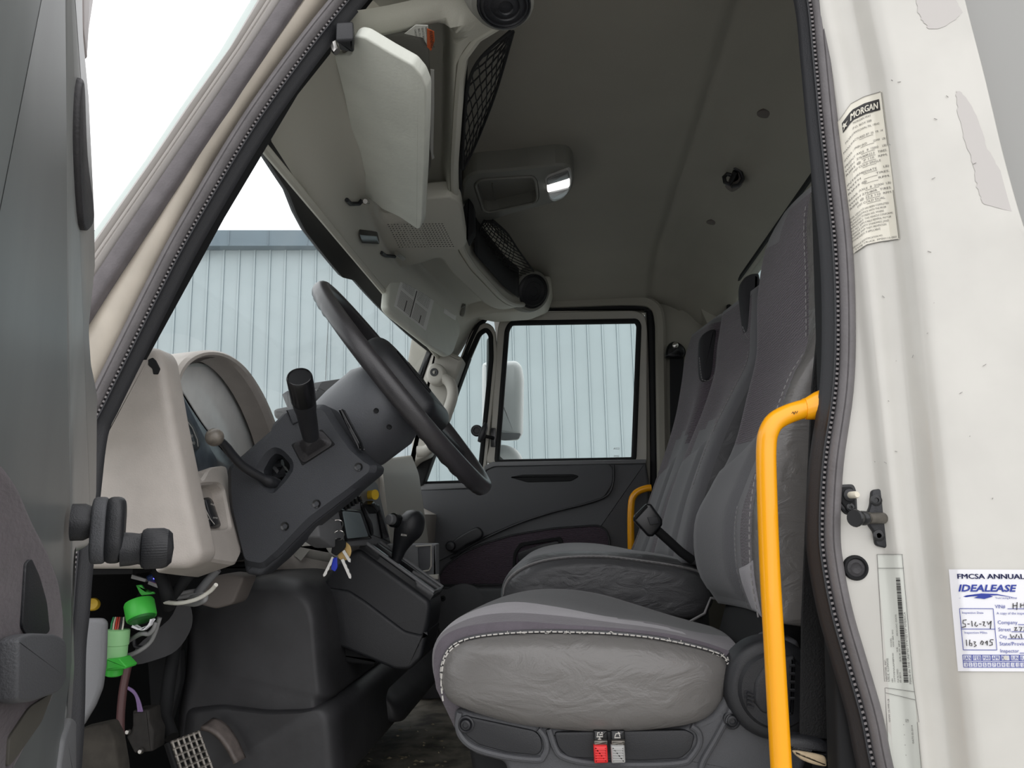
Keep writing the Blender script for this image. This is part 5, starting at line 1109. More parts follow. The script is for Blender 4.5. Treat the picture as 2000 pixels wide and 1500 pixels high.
# --- backrest: a front surface given by the heights at several distances, closed by a back offset
def backrest(name, prof, thick, mats, fm, parent, n=4, rnd=.03):
    """prof(Y, v) -> x,zr of the front surface, v 0 bottom .. 1 top; Y list"""
    Ys, vs, fn_ = prof
    loops = []
    for i, Y in enumerate(Ys):
        fr = [fn_(Y, v) for v in vs]
        e = min(1, math.sqrt(max(0, 1-(1-min(1, (i)/5))**2))); e2_ = min(1, math.sqrt(max(0, 1-(1-min(1, (len(Ys)-1-i)/5))**2))); k = min(e, e2_)
        th = thick
        sec = [V((x+rnd*(1-k), Y, CZ+z)) for x, z in fr]
        bk_ = [V((x+th-rnd*(1-k), Y, CZ+z)) for x, z in reversed(fr)]
        top = V(((sec[-1].x+bk_[0].x)/2, Y, sec[-1].z+.022*k)); bot = V(((sec[0].x+bk_[-1].x)/2, Y, sec[0].z-.012*k))
        t1 = lerp(sec[-1], top, .62)+V((-.008*k, 0, .007*k)); t2 = lerp(bk_[0], top, .6)+V((.008*k, 0, .006*k))
        loops.append(sec+[t1, top, t2]+bk_+[bot])
    mb = MB(); mb.loft(loops)
    m_ = len(loops[0]); nf = (len(loops)-1)*m_
    for f in range(nf):
        i, j = divmod(f, m_); Y = (Ys[i]+Ys[min(i+1, len(Ys)-1)])/2
        v = (vs[j]+vs[j+1])/2 if j < len(vs)-1 else (1.0 if j < len(vs)+2 else -1)
        mb.m[f] = fm(Y, v, i, j)
    mb.m[nf] = 2; mb.m[nf+1] = 2
    return mb.build(name, mats, parent, ang=180)
def frange(a, b_, n): return [lerp(a, b_, i/n) for i in range(n+1)]
def endys(a, b_, n, e=.04):
    return [a+e*(1-math.cos(math.pi/2*k/5)) for k in range(5)]+frange(a+e, b_-e, n)+[b_-e+e*math.sin(math.pi/2*k/5) for k in range(1, 6)]
# DRIVER SEAT -----------------------------------------------------------------------
seat = thing('driver_seat', 'grey vinyl and knitted fabric driver seat with a high back, nearest the camera', 'seat', R(.05, 1.4, -CZ+.05))
# near edge / far edge front line of the backrest in the photo (v from bottom to top)
NE = [(0, 1488, 1212), (.12, 1474, 1120), (.25, 1472, 1010), (.38, 1484, 920), (.50, 1512, 830), (.60, 1548, 735), (.68, 1590, 665), (.80, 1600, 560), (.92, 1592, 430), (1, 1598, 352)]
FE = [(0, 1400, 1178), (.12, 1362, 1110), (.25, 1358, 1020), (.38, 1392, 950), (.50, 1432, 870), (.60, 1458, 770), (.68, 1476, 690), (.80, 1478, 580), (.92, 1496, 480), (1, 1530, 418)]
def seatprof(v):
    a = [P(x, y, 1.145) for _, x, y in NE]; return a
NA = [(v, P(x, y, 1.15)) for v, x, y in NE]; FA = [(v, P(x, y, 1.60)) for v, x, y in FE]
def smp(tab, v):
    vs = [t_[0] for t_ in tab]; pts = [t_[1] for t_ in tab]
    for i in range(len(vs)-1):
        if v <= vs[i+1]+1e-9:
            t = (v-vs[i])/(vs[i+1]-vs[i]); p1, p2 = pts[i], pts[i+1]; p0 = pts[max(i-1, 0)]; p3 = pts[min(i+2, len(pts)-1)]
            return .5*((2*p1)+(p2-p0)*t+(2*p0-5*p1+4*p2-p3)*t*t+(3*p1-p0-3*p2+p3)*t**3)
    return pts[-1]
def fr_driver(Y, v):
    t = (Y-1.15)/.45; a = smp(NA, v); b_ = smp(FA, v); x = lerp(a.x, b_.x, t); z = lerp(a.z, b_.z, t)-CZ
    w = 4*max(0, t)*(1-min(1, max(0, t))); x += .030*w*(1-sm(.55, .8, v))-.004*w
    return x, z
vs = frange(0, 1, 44); Ys = endys(1.13, 1.62, 26)
def fm_d(Y, v, i, j):
    t = (Y-1.15)/.45
    if j >= len(vs)+2 or i < 3: return 2
    if v > .98: return 1
    if t < .10: return 2 if v < .97 else 1
    if v < .50:
        if t < .38: return 0
        if t < .75+.1*v: return 1
        return 1
    if v < .9: return 0 
    return 1 if t > .6 else 0
bo_ = backrest('backrest', (Ys, vs, fr_driver), .13, [FAB, FABP, VIN], fm_d, seat)
# bolster pads over the lower backrest (raised plain panels)
def panel_on(fr, Y0, Y1, vtab0, vtab1, th, m, nm, parent, nY=10, nv=14, lab=None):
    rows = []
    for i in range(nY+1):
        s_ = i/nY; Y = lerp(Y0, Y1, s_); v0 = lerp(vtab0[0], vtab0[1], s_); v1 = lerp(vtab1[0], vtab1[1], s_); row = []
        for j in range(nv+1):
            q = j/nv; x, z = fr(Y, lerp(v0, v1, q)); h = th*min(1, 4*s_*(1-s_)*2)**.5*min(1, 4*q*(1-q)*3)**.5 if 0 < s_ < 1 and 0 < q < 1 else -.004
            row.append(R(x-h, Y, z+h*.2))
        rows.append(row)
    return MB().grid(rows).build(nm, m, parent, ang=180, label=lab)
panel_on(fr_driver, 1.37, 1.60, (.02, .03), (.56, .44), .012, FABP, 'far_bolster', seat, lab='plain grey lumbar panel')
def line_on(fr, pts, off=-.002): return [R(fr(Y, v)[0]+off, Y, fr(Y, v)[1]) for Y, v in pts]
mb = MB()
dashes([p+V((-.003, -.0, 0)) for p in line_on(fr_driver, [(1.165, v) for v in frange(.02, .66, 40)])], .011, .007, .0012, mb)
dashes([p for p in line_on(fr_driver, [(1.205, v) for v in frange(.70, .95, 20)], -.003)], .011, .007, .0012, mb)
dashes(line_on(fr_driver, [(1.375-.02*math.sin(v*9), v) for v in frange(.02, .3, 30)], -.003), .009, .005, .0008, mb)
mb.build('backrest_stitching', STG, seat)
# vinyl side of upper bolster behind the grab handle is the backrest side itself
# worn patch low on the bolster
panel_on(fr_driver, 1.17, 1.36, (.0, .0), (.16, .13), .004, FABL, 'worn_patch', seat, lab='pale worn fabric patch')
# cushion : vinyl side panel (bulging) + fabric top
side = [(865, 1345), (862, 1310), (872, 1278), (892, 1258), (930, 1246), (990, 1239), (1060, 1236), (1130, 1237), (1200, 1240), (1270, 1247), (1330, 1258), (1385, 1272), (1412, 1284), (1424, 1305), (1420, 1335), (1404, 1375), (1370, 1405), (1300, 1420), (1200, 1427), (1110, 1424), (1020, 1414), (940, 1394), (885, 1372)]
def sec_c(pts, Y, n_=5): return [P(q.x, q.y, Y) for q in cr([V((a, b_, 0)) for a, b_ in pts], n_, True)]
sc0 = sec_c(side, 1.15); cen = sum(sc0, V((0, 0, 0)))/len(sc0)
secs = []
for k in range(9):
    a = math.pi/2*k/8; s_ = .30+.70*math.sin(a); secs.append([cen+(p-cen)*s_+V((0, -.046*math.cos(a)**.9, 0)) for p in sc0])
secs.append([p+V((0, .05, 0)) for p in sc0]); MB().loft(secs).build('cushion_side', VIN, seat, ang=180)
# body outline at several distances (front, top and bottom)
ctop = [(1.155, [(852, 1345), (847, 1305), (853, 1262), (878, 1236), (930, 1222), (1010, 1216), (1100, 1222), (1200, 1228), (1300, 1238), (1385, 1258), (1445, 1282)]),
        (1.25, [(858, 1338), (846, 1295), (850, 1256), (874, 1226), (930, 1200), (1000, 1192), (1090, 1198), (1190, 1212), (1290, 1226), (1380, 1248), (1440, 1262)]),
        (1.40, [(880, 1300), (868, 1265), (872, 1232), (896, 1206), (950, 1182), (1010, 1172), (1090, 1182), (1180, 1200), (1270, 1212), (1350, 1230), (1420, 1240)]),
        (1.52, [(900, 1280), (890, 1250), (896, 1222), (920, 1196), (970, 1170), (1030, 1158), (1100, 1160), (1180, 1176), (1250, 1192), (1330, 1212), (1400, 1228)]),
        (1.62, [(920, 1265), (912, 1235), (920, 1212), (945, 1188), (990, 1166), (1050, 1152), (1120, 1152), (1180, 1162), (1240, 1180), (1310, 1202), (1380, 1222)]),
        (1.66, [(945, 1262), (942, 1240), (948, 1225), (968, 1205), (1005, 1186), (1060, 1174), (1120, 1174), (1175, 1184), (1230, 1196), (1300, 1212), (1360, 1232)])]
rows = [[P(q.x, q.y, Y) for q in cr([V((a, b_, 0)) for a, b_ in pts], 4)] for Y, pts in ctop]
rows = densify(rows, 5); loops = []
for r in rows:
    lowz = CZ-.30; loops.append([V((r[0].x+.03, r[0].y, lowz))]+r+[V((r[-1].x+.0, r[-1].y, lowz))])
mb = MB(); mb.loft(loops); m_ = len(loops[0])
for f in range((len(loops)-1)*m_):
    i, j = divmod(f, m_); Y = loops[i][0].y; 
    lim = 34-max(0, (Y-1.27))*60
    mb.m[f] = 1 if Y >= 1.36 else (0 if (Y < 1.205 or j < 7 or j > lim) else 2)
    if j >= m_-2 or j == 0: mb.m[f] = 1
mb.build('cushion', [FABM, FABC, FABL], seat, ang=180)
mb = MB(); sp_ = [P(q.x, q.y, 1.147) for q in cr([V((a, b_, 0)) for a, b_ in side[:14]], 8)]
dashes([p+V((0, -.005, .002)) for p in sp_], .0085, .0062, .0011, mb); mb.build('seam_stitching', STI, seat); MB().tube([p+V((0, .001, .002)) for p in sp_], .0030, 6).build('seam_welt', VIND, seat)
mb = MB(); dashes([P(q.x, q.y, 1.145) for q in cr([V((a, b_, 0)) for a, b_ in [(866, 1362), (863, 1330), (868, 1292), (880, 1270), (900, 1255)]], 6)], .010, .007, .0012, mb, off=.006)
random.seed(11)
for k in range(26):
    p = P(lerp(895, 1420, random.random()**.7), 0, 1.14); x = random.uniform(900, 1410); y = interp([(900, 1254), (990, 1237), (1200, 1238), (1330, 1256), (1410, 1284)], x)
    q = P(x, y, 1.138); mb.tube([q, q+V((random.uniform(-.006, .006), -.003, random.uniform(.001, .006)))], .0006, 4)
for k in range(14):
    q = P(1422+random.uniform(-6, 6), 1290+random.uniform(-5, 30), 1.135); mb.tube([q, q+V((random.uniform(-.006, .006), -.003, random.uniform(-.006, .006)))], .0009, 4)
mb.build('thread_ends', STI, seat, label='frayed pale threads')['kind'] = 'stuff'
# seat base: moulded side cover
base = [(886, 1392), (900, 1386), (960, 1396), (1040, 1412), (1120, 1424), (1240, 1428), (1330, 1422), (1390, 1395), (1428, 1340), (1450, 1292), (1482, 1262), (1500, 1240), (1560, 1250), (1585, 1330), (1580, 1480), (1560, 1540), (1000, 1540), (985, 1490), (930, 1476), (900, 1455), (886, 1425)]
MB().slab(rpx(base, 10, 1.135), (0, .05, 0), .010, 4).build('side_cover', DGREY, seat)
mb = MB()
for q in ([(898, 1392), (894, 1415), (902, 1440), (930, 1462), (990, 1478), (1050, 1484), (1062, 1476), (1068, 1460), (1064, 1440), (1052, 1424)],
          [(1072, 1424), (1084, 1460), (1100, 1478), (1150, 1490), (1250, 1494), (1330, 1490), (1350, 1478), (1366, 1452), (1364, 1430), (1350, 1418)],
          [(1370, 1520), (1372, 1490), (1400, 1440), (1430, 1380), (1448, 1320), (1470, 1285), (1500, 1262)],
          [(1478, 1262), (1500, 1250), (1498, 1236)]):
    mb.tube([P(c.x, c.y, 1.133) for c in cr([V((a, b_, 0)) for a, b_ in q], 5)], .0045, 8)
mb.build('cover_ribs', DGREY, seat)
MB().slab(rpx([(905, 1398), (1045, 1428), (1056, 1440), (1060, 1462), (1050, 1476), (990, 1470), (935, 1455), (908, 1435)], 8, 1.131), (0, .01, 0), .002).build('cover_panel', BLACK, seat)
MB().slab(rpx([(1082, 1430), (1340, 1426), (1358, 1436), (1350, 1465), (1330, 1482), (1250, 1486), (1110, 1480), (1090, 1460)], 8, 1.131), (0, .01, 0), .002).build('cover_panel', BLACK, seat)
for a, b_ in ((910, 1415), (1429, 1407)): MB().lathe(P(a, b_, 1.131), NY, [(.0115, -.004), (.0115, .002), (.0095, .003), (.007, .001), (.0065, .004), (.004, .005), (.0035, .003), (0, .003)], 24).build('cap_bolt', BLACK, seat)
# recliner cover
c = P(1510, 1345, 1.13); MB().lathe(c, NY, [(.068, -.03), (.066, 0), (.062, .008), (.054, .012), (.050, .012), (.046, .018), (0, .020)], 48).build('recliner_cover', BLACK, seat)
MB().slab(rpx([(1474, 1330), (1500, 1290), (1552, 1280), (1556, 1290), (1552, 1400), (1490, 1395), (1470, 1370)], 8, 1.108), (0, .02, 0), .006).build('recliner_boss', BLACK, seat)
mb = MB()
for k in range(4): mb.tube([P(a, b_+k*8, 1.104) for a, b_ in ((1459, 1354), (1466, 1356), (1472, 1358))], .0022, 6)
for k in range(5): mb.tube([P(a, b_+k*16, 1.104) for a, b_ in ((1542, 1300), (1552, 1300))], .0022, 6)
mb.build('grip_ridges', BLACK, seat)
# levers
def lever(x0, m, lab, icon):
    t = thing('seat_adjust_lever', lab, 'lever', P(x0+14, 1470, 1.11))
    MB().slab(rpx([(x0, 1427), (x0+27, 1427), (x0+29, 1457), (x0+1, 1457)], 2, 1.121), (0, .014, 0), .002).build('lever_bracket', BLKS, t)
    MB().slab(rpx([(x0+1, 1447), (x0+28, 1447), (x0+28, 1458), (x0+1, 1458)], 1.5, 1.114), (0, .012, 0), .002).build('lever_neck', METD, t)
    MB().slab(rpx([(x0, 1457), (x0+27, 1457), (x0+29, 1491), (x0+2, 1492)], 3, 1.108), (0, .016, 0), .003).build('lever_tab', m, t)
    mb = MB()
    for k in range(5): mb.tube([P(x0+4, 1464+k*5, 1.1075), P(x0+24, 1464+k*5, 1.1075)], .0009, 5)
    mb.build('tab_ridges', m, t)
    mb = MB(); f = lambda a, b_: P(a, b_, 1.1205)
    for q in icon: mb.tube([f(x0+a, 1427+b_) for a, b_ in q], .0008, 5)
    mb.build('lever_icon', STI, t)
lever(1159, RED, 'red seat adjusting lever under the driver cushion', (((8, 10), (8, 4), (12, 4)), ((6, 12), (18, 12), (18, 7), (12, 8)), ((12, 13), (12, 18)), ((9, 16), (12, 19), (15, 16)), ((15, 4), (18, 4))))
lever(1193, GRT, 'pale grey seat adjusting lever beside the red one', (((8, 12), (10, 6), (16, 6), (18, 12)), ((7, 14), (19, 14)), ((14, 3), (18, 6))))
# inner seat structure and suspension box
MB().slab([R(-.17, 1.20, -.30), R(.36, 1.20, -.30), R(.40, 1.20, -.36), R(.36, 1.20, -.60), R(-.1, 1.20, -.60), R(-.15, 1.20, -.42)], (0, .42, 0), .02).build('seat_base', BLKM, seat)
MB().slab([R(.27, 1.19, -.26), R(.44, 1.19, -.26), R(.46, 1.19, -.10), R(.40, 1.19, -.08), R(.30, 1.19, -.17)], (0, .42, 0), .02).build('hinge_bracket', BLKM, seat)
MB().tube([P(1480, 1180, 1.62), P(1388, 1168, 1.6), P(1376, 1198, 1.58), P(1345, 1215, 1.56)], .0025, 6).build('cover_edging', STG, seat)
# PASSENGER BENCH --------------------------------------------------------------------
bench = thing('passenger_bench', 'grey two place passenger bench seat behind the driver seat', 'seat', R(.05, 2.25, -CZ+.05))
NB = [(0, 1330, 1100), (.15, 1338, 1040), (.3, 1360, 950), (.5, 1400, 840), (.62, 1440, 760), (.75, 1470, 700), (.85, 1474, 640), (1, 1478, 560)]
FB = [(0, 1218, 1098), (.15, 1240, 1050), (.3, 1262, 985), (.5, 1298, 880), (.62, 1318, 810), (.75, 1330, 745), (.85, 1336, 700), (1, 1350, 655)]
NBA = [(v, P(x, y, 1.74)) for v, x, y in NB]; FBA = [(v, P(x, y, 2.66)) for v, x, y in FB]
def fr_bench(Y, v):
    t = (Y-1.74)/.92; a = smp(NBA, v); b_ = smp(FBA, v); x = lerp(a.x, b_.x, t); z = lerp(a.z, b_.z, t)-CZ
    gap = math.exp(-((Y-2.22)/.05)**2); x += .035*gap*sm(.3, .6, v)
    for c_ in (1.98, 2.46): x += .02*math.exp(-((Y-c_)/.12)**2)*(1-sm(.55, .75, v))
    return x, z
vb = frange(0, 1, 40)
def mk_bench(nm, Ya, Yb, lab):
    Yl = endys(Ya, Yb, 16, .035)
    def fm(Y, v, i, j):
        t = (Y-Ya)/(Yb-Ya)
        if j >= len(vb)+2: return 2
        if v > .97: return 1
        if t < .10 and v < .97: return 1
        if v < .55-.1*abs(t-.5): return 1 if (t < .30 or .42 < t < .72) else 0
        return 0
    return backrest(nm, (Yl, vb, fr_bench), .12, [FAB, FABP, VIND], fm, bench, rnd=.025)
mk_bench('backrest', 1.745, 2.215, None); mk_bench('backrest', 2.215, 2.67, None)
panel_on(fr_bench, 1.92, 2.12, (.02, .02), (.50, .44), .012, FABP, 'bolster_panel', bench); panel_on(fr_bench, 2.40, 2.58, (.02, .02), (.48, .42), .012, FABP, 'bolster_panel', bench)
# dark head restraint openings
def headgap(pts, Y, th=.05):
    o = MB().slab([P(q.x, q.y, Y) for q in cr([V((a, b_, 0)) for a, b_ in pts], 4, True)], (0, th, 0), .012, 4).build('headrest_opening', mat('headrest_charcoal', (50, 50, 53), .8), bench, label='dark uncovered headrest patch'); return o
headgap([(1449, 560), (1456, 540), (1476, 532), (1486, 545), (1484, 640), (1470, 656), (1458, 640), (1452, 600)], 1.80)
headgap([(1368, 668), (1376, 650), (1396, 642), (1402, 660), (1401, 715), (1392, 738), (1376, 742), (1368, 725)], 2.26)
mb = MB(); dashes([P(q.x, q.y, 2.24) for q in cr([V((a, b_, 0)) for a, b_ in [(1366, 700), (1370, 736), (1376, 743), (1388, 741), (1400, 724)]], 5)], .008, .006, .0012, mb)
dashes(line_on(fr_bench, [(1.775, v) for v in frange(.3, .78, 30)], -.004), .010, .007, .0012, mb); dashes([P(q.x, q.y, 1.78) for q in cr([V((a, b_, 0)) for a, b_ in [(1451, 640), (1460, 660), (1472, 664), (1476, 680)]], 4)], .008, .006, .0012, mb)
mb.build('backrest_stitching', STG, bench)
# bench cushion
cb_t = [(1.74, [(990, 1215), (982, 1180), (986, 1150), (1004, 1122), (1040, 1098), (1100, 1088), (1180, 1088), (1260, 1096), (1330, 1104), (1362, 1115), (1380, 1135)]),
        (1.80, [(988, 1200), (979, 1165), (984, 1135), (1004, 1108), (1040, 1086), (1100, 1075), (1180, 1075), (1260, 1080), (1320, 1090), (1360, 1102), (1375, 1120)]),
        (2.0, [(1002, 1180), (994, 1150), (998, 1120), (1014, 1098), (1050, 1078), (1110, 1069), (1180, 1070), (1250, 1076), (1300, 1084), (1340, 1094), (1360, 1105)]),
        (2.3, [(1010, 1160), (1003, 1135), (1006, 1112), (1020, 1092), (1055, 1072), (1110, 1063), (1170, 1065), (1220, 1072), (1270, 1080), (1300, 1086), (1320, 1094)]),
        (2.62, [(1018, 1150), (1012, 1125), (1016, 1102), (1032, 1082), (1062, 1068), (1110, 1060), (1160, 1061), (1200, 1067), (1230, 1073), (1260, 1080), (1280, 1090)])]
rows = densify([[P(q.x, q.y, Y) for q in cr([V((a, b_, 0)) for a, b_ in pts], 4)] for Y, pts in cb_t], 5)
loops = [[V((r[0].x+.02, r[0].y, CZ-.28))]+r+[V((r[-1].x, r[-1].y, CZ-.28))] for r in rows]
mb = MB(); mb.loft(loops); m_ = len(loops[0])
for f in range((len(loops)-1)*m_): i, j = divmod(f, m_); mb.m[f] = 1 if loops[i][0].y > 1.775 else 0
mb.build('cushion', [VIND, FABP], bench, ang=180)
sd_ = [(986, 1190), (984, 1155), (1000, 1128), (1040, 1104), (1100, 1092), (1180, 1090), (1260, 1099), (1330, 1110), (1370, 1128), (1392, 1160), (1385, 1190), (1350, 1210), (1200, 1215), (1050, 1215)]
sc0 = sec_c(sd_, 1.74); cen = sum(sc0, V((0, 0, 0)))/len(sc0); secs = []
for k in range(7): a = math.pi/2*k/6; s_ = .7+.3*math.sin(a); secs.append([cen+(p-cen)*s_+V((0, -.03*math.cos(a), 0)) for p in sc0])
secs.append([p+V((0, .04, 0)) for p in sc0]); MB().loft(secs).build('cushion_side', VIND, bench, ang=180)
mb = MB(); sp_ = [P(q.x, q.y, 1.738) for q in cr([V((a, b_, 0)) for a, b_ in [(984, 1180), (985, 1150), (1000, 1126), (1040, 1103), (1100, 1091), (1180, 1089), (1260, 1098), (1330, 1109), (1366, 1118)]], 8)]
dashes([p+V((0, -.004, .003)) for p in sp_], .011, .007, .0012, mb); mb.tube([p+V((0, .002, .002)) for p in sp_], .003, 6); mb.build('seam_welt', STG, bench)
MB().slab([R(-.10, 1.80, -.30), R(.34, 1.80, -.30), R(.30, 1.80, -.62), R(-.06, 1.80, -.62)], (0, .8, 0), .02).build('bench_base', BLKM, bench)
# belt buckle between the seats
t = thing('belt_buckle', 'black seat belt buckle on a webbing stalk between the seats', 'seat belt buckle', P(1290, 1030, 1.72))
MB().slab(rpx([(1238, 1008), (1262, 984), (1272, 984), (1294, 1014), (1294, 1026), (1276, 1048), (1266, 1048), (1238, 1018)], 3, 1.67), (0, .022, 0), .005, 3).build('buckle_body', BLKS, t)
MB().slab(rpx([(1238, 1010), (1262, 985), (1266, 990), (1242, 1016)], 1.5, 1.667), (0, .01, 0), .002).build('buckle_slot', BLKM, t)
MB().slab(rpx([(1264, 1010), (1284, 1010), (1288, 1022), (1270, 1026)], 2, 1.667), (0, .004, 0), .001).build('release_button', BLACK, t)
MB().tube([P(a, b_, Y) for a, b_, Y in ((1284, 1036, 1.68), (1305, 1055, 1.69), (1330, 1078, 1.70), (1352, 1094, 1.71))], .010, 10).build('buckle_stalk', BLKM, t)
# near seat belt strap and its lower guide
t = thing('seat_belt', 'black driver seat belt strap hanging beside the seat', 'seat belt', P(1590, 1200, 1.06))
MB().slab(Ps([(1605, 560), (1622, 560), (1612, 760), (1596, 900), (1590, 1040), (1625, 1200), (1620, 1445), (1562, 1440), (1566, 1200), (1572, 1060), (1585, 760)], 1.055), (0, .004, 0), .001, 1).build('strap', mat('belt_webbing', (16, 17, 19), .7, bump=.5, bscale=500), t)
t = thing('belt_guide', 'black belt guide arm at the foot of the driver seat', 'belt guide', P(1590, 1455, 1.05))
MB().slab([P(q.x, q.y, 1.045) for q in cr([V((a, b_, 0)) for a, b_ in [(1535, 1444), (1560, 1438), (1600, 1444), (1630, 1458), (1638, 1468), (1634, 1486), (1622, 1492), (1600, 1486), (1560, 1476), (1530, 1470)]], 4, True)], (0, .03, 0), .010, 4).build('guide_arm', BLACK, t)
t = thing('strap_end', 'folded tan leather strap end below the belt guide', 'strap', P(1590, 1482, 1.03))
MB().slab([P(q.x, q.y, 1.035) for q in cr([V((a, b_, 0)) for a, b_ in [(1549, 1468), (1575, 1470), (1600, 1475), (1613, 1480), (1616, 1494), (1612, 1498), (1590, 1494), (1565, 1484)]], 4, True)], (0, .008, 0), .003).build('strap_end_leather', mat('tan_leather', (200, 180, 148), .7, var=.2, vscale=60), t)
# yellow handle near
t = thing('yellow_grab_handle', 'long yellow grab handle at the rear of the driver door opening', 'grab handle', P(1500, 900, 1.0))
hpth = cr([V((a, b_, Y)) for a, b_, Y in [(1584, 796, .995), (1562, 801, .99), (1536, 810, .985), (1514, 823, .98), (1502, 842, .978), (1497, 868, .978), (1497, 930, .978), (1503, 1100, .98), (1512, 1260, .98), (1521, 1420, .98), (1532, 1600, .98), (1536, 1640, .98)]], 6)
hp3 = [P(q.x, q.y, q.z) for q in hpth]
MB().tube(hp3, lambda s_: .0122 if s_ > .05 else .0135, 20).build('handle_tube', YEL, t)
fl = [[P(1604, 790, .992)+V((0, .014*math.cos(a), .019*math.sin(a))) for a in [6.283*j/16 for j in range(16)]], [P(1592, 793, .992)+V((0, .013*math.cos(a), .0175*math.sin(a))) for a in [6.283*j/16 for j in range(16)]], [P(1572, 799, .991)+V((0, .0125*math.cos(a), .0135*math.sin(a))) for a in [6.283*j/16 for j in range(16)]]]
MB().loft(fl).build('handle_flange', YEL, t)
mb = MB()
for q in (((1546, 808), (1549, 804), (1551, 808)), ((1551, 809), (1554, 803), (1556, 807), (1558, 803))): mb.tube([P(a, b_, .9735) for a, b_ in q], .0005, 4)
mb.build('scuff_marks', INK, t)
# ================================================================== LOWER CAB : ENGINE COVER, PEDALS, WIRES
t = thing('engine_cover', 'black moulded rubber engine cover bulging into the footwell', 'engine cover', R(-.6, 1.8, -.45))
ec = [(352, 1210), (372, 1150), (430, 1130), (540, 1126), (590, 1138), (614, 1165), (624, 1200), (632, 1290), (640, 1368), (628, 1380), (634, 1420), (642, 1540), (340, 1560), (330, 1400), (345, 1330)]
pts = [V((a, b_, 0)) for a, b_ in ec]
MB().dome([P(q.x, q.y, 1.50) for q in rc(pts, 26, 5)], (0, .75, 0), .055, 8).build('cover_upper', MATF, t)
lo2 = [(348, 1385), (420, 1376), (520, 1388), (600, 1386), (636, 1378), (655, 1400), (668, 1540), (330, 1560)]
MB().dome([P(q.x, q.y, 1.485) for q in rc([V((a, b_, 0)) for a, b_ in lo2], 18, 5)], (0, .7, 0), .045, 6).build('cover_lower', MATF, t)
ft = [(600, 1230), (690, 1250), (724, 1290), (738, 1335), (776, 1376), (786, 1400), (784, 1416), (720, 1424), (690, 1440), (560, 1480), (560, 1300)]
MB().dome([P(q.x, q.y, 1.86) for q in rc([V((a, b_, 0)) for a, b_ in ft], 16, 5)], (0, .7, 0), .05, 7).build('cover_foot', MATF, t)
# debris on the floor
random.seed(5); mb = MB()
for k in range(70):
    px, py = random.uniform(640, 870), random.uniform(1415, 1500); p = PZ(px, py, -CZ+.008)
    if p.y < 1.2 or p.y > 2.7: continue
    a = random.uniform(0, 3.14); s_ = random.uniform(.002, .009)*(2 if k % 9 == 0 else 1); d = V((math.cos(a), math.sin(a), 0))*s_; e_ = V((-math.sin(a), math.cos(a), 0))*s_*.45
    mb.add([p-d, p+e_+V((0, 0, .003)), p+d, p-e_, p+V((0, 0, -.002))], [(0, 1, 2, 3), (0, 1, 4), (1, 2, 4), (2, 3, 4), (3, 0, 4)])
o = mb.build('floor_debris', mat('leaf_litter', (176, 164, 136), .9, var=.4, vscale=90)); tag(o, 'scattered dry leaf crumbs and dirt on the cab floor', 'debris', kind='stuff')
# brake pedal
t = thing('brake_pedal', 'large brake pedal with a worn metal grid pad', 'pedal', P(370, 1460, 1.33))
q = [P(a, b_, Y) for a, b_, Y in ((326, 1450, 1.30), (390, 1426, 1.34), (420, 1506, 1.33), (354, 1540, 1.29))]
pn_ = (q[1]-q[0]).cross(q[3]-q[0]).normalized(); 
if pn_.y > 0: pn_ = -pn_
MB().slab([q[0], q[1], q[2], q[3]], -pn_*.02, .004).build('pedal_pad', BLKM, t)
mb = MB()
pq = lambda u, v: lerp(lerp(q[0], q[1], u), lerp(q[3], q[2], u), v)+pn_*.004
for k in range(6): mb.tube([pq(.12+.16*k, .02), pq(.12+.16*k, .98)], .0028, 6)
for k in range(7): mb.tube([pq(.06, .04+.15*k), pq(.96, .04+.15*k)], .0028, 6)
mb.build('pedal_grid', METD, t, label='bare worn metal grid')
MB().tube([P(336, 1440, 1.36), P(322, 1400, 1.38), P(330, 1330, 1.40), P(345, 1240, 1.43), P(350, 1200, 1.45)], .012, 10).build('pedal_arm', BLKM, t)
MB().slab(rpx([(286, 1275), (352, 1270), (352, 1330), (334, 1400), (318, 1450), (296, 1420), (290, 1340)], 6, 1.46), (0, .02, 0), .004).build('pedal_bracket', BLKM, t)
t = thing('accelerator_pedal', 'curved ribbed accelerator pedal beside the brake pedal', 'pedal', P(440, 1450, 1.45))
rows = []
for k in range(14):
    s_ = k/13; x = lerp(398, 462, s_**.8); y = 1421+66*s_**1.7; rows.append([P(x-6+26*w_*(1-.25*s_)*.9+ (0), y+ (6-18*w_)*1.0+8*s_*w_, 1.44+.03*w_) for w_ in (0, .2, .4, .6, .8, 1)])
MB().grid(rows).build('pedal_tread', mat('worn_rubber_pedal', (112, 104, 100), .5, var=.3, vscale=50), t, solid=.008)
mb = MB()
for w_ in (1, 2, 3, 4): mb.tube([r[w_]+V((0, -.002, .002)) for r in rows], .0016, 5)
mb.build('tread_ribs', METD, t)
# kick panel, hoses, connectors
g = thing('kick_panel', 'grey kick panel at the left of the footwell', 'trim panel', P(190, 1300, 1.06))
MB().slab(rpx([(90, 1208), (197, 1208), (205, 1216), (202, 1300), (196, 1345), (182, 1380), (158, 1420), (90, 1440)], 6, 1.06), (0, .012, 0), .006, 4).build('panel_board', MGREY, g)
MB().slab(rpx([(150, 1425), (190, 1416), (208, 1412), (222, 1440), (232, 1500), (236, 1600), (150, 1600)], 8, 1.12), (0, .03, 0), .004).build('panel_carpet', mat('dark_carpet', (58, 55, 50), .95, bump=.6, bscale=80, var=.3, vscale=40), g)
def tubething(nm, lab, cat, pts, r, m, grp=None):
    p_ = [P(a, b_, Y) for a, b_, Y in [(q.x, q.y, q.z) for q in cr([V(q) for q in pts], 6)]]
    return tag(MB().tube(p_, r, 10).build(nm, m), lab, cat, grp)
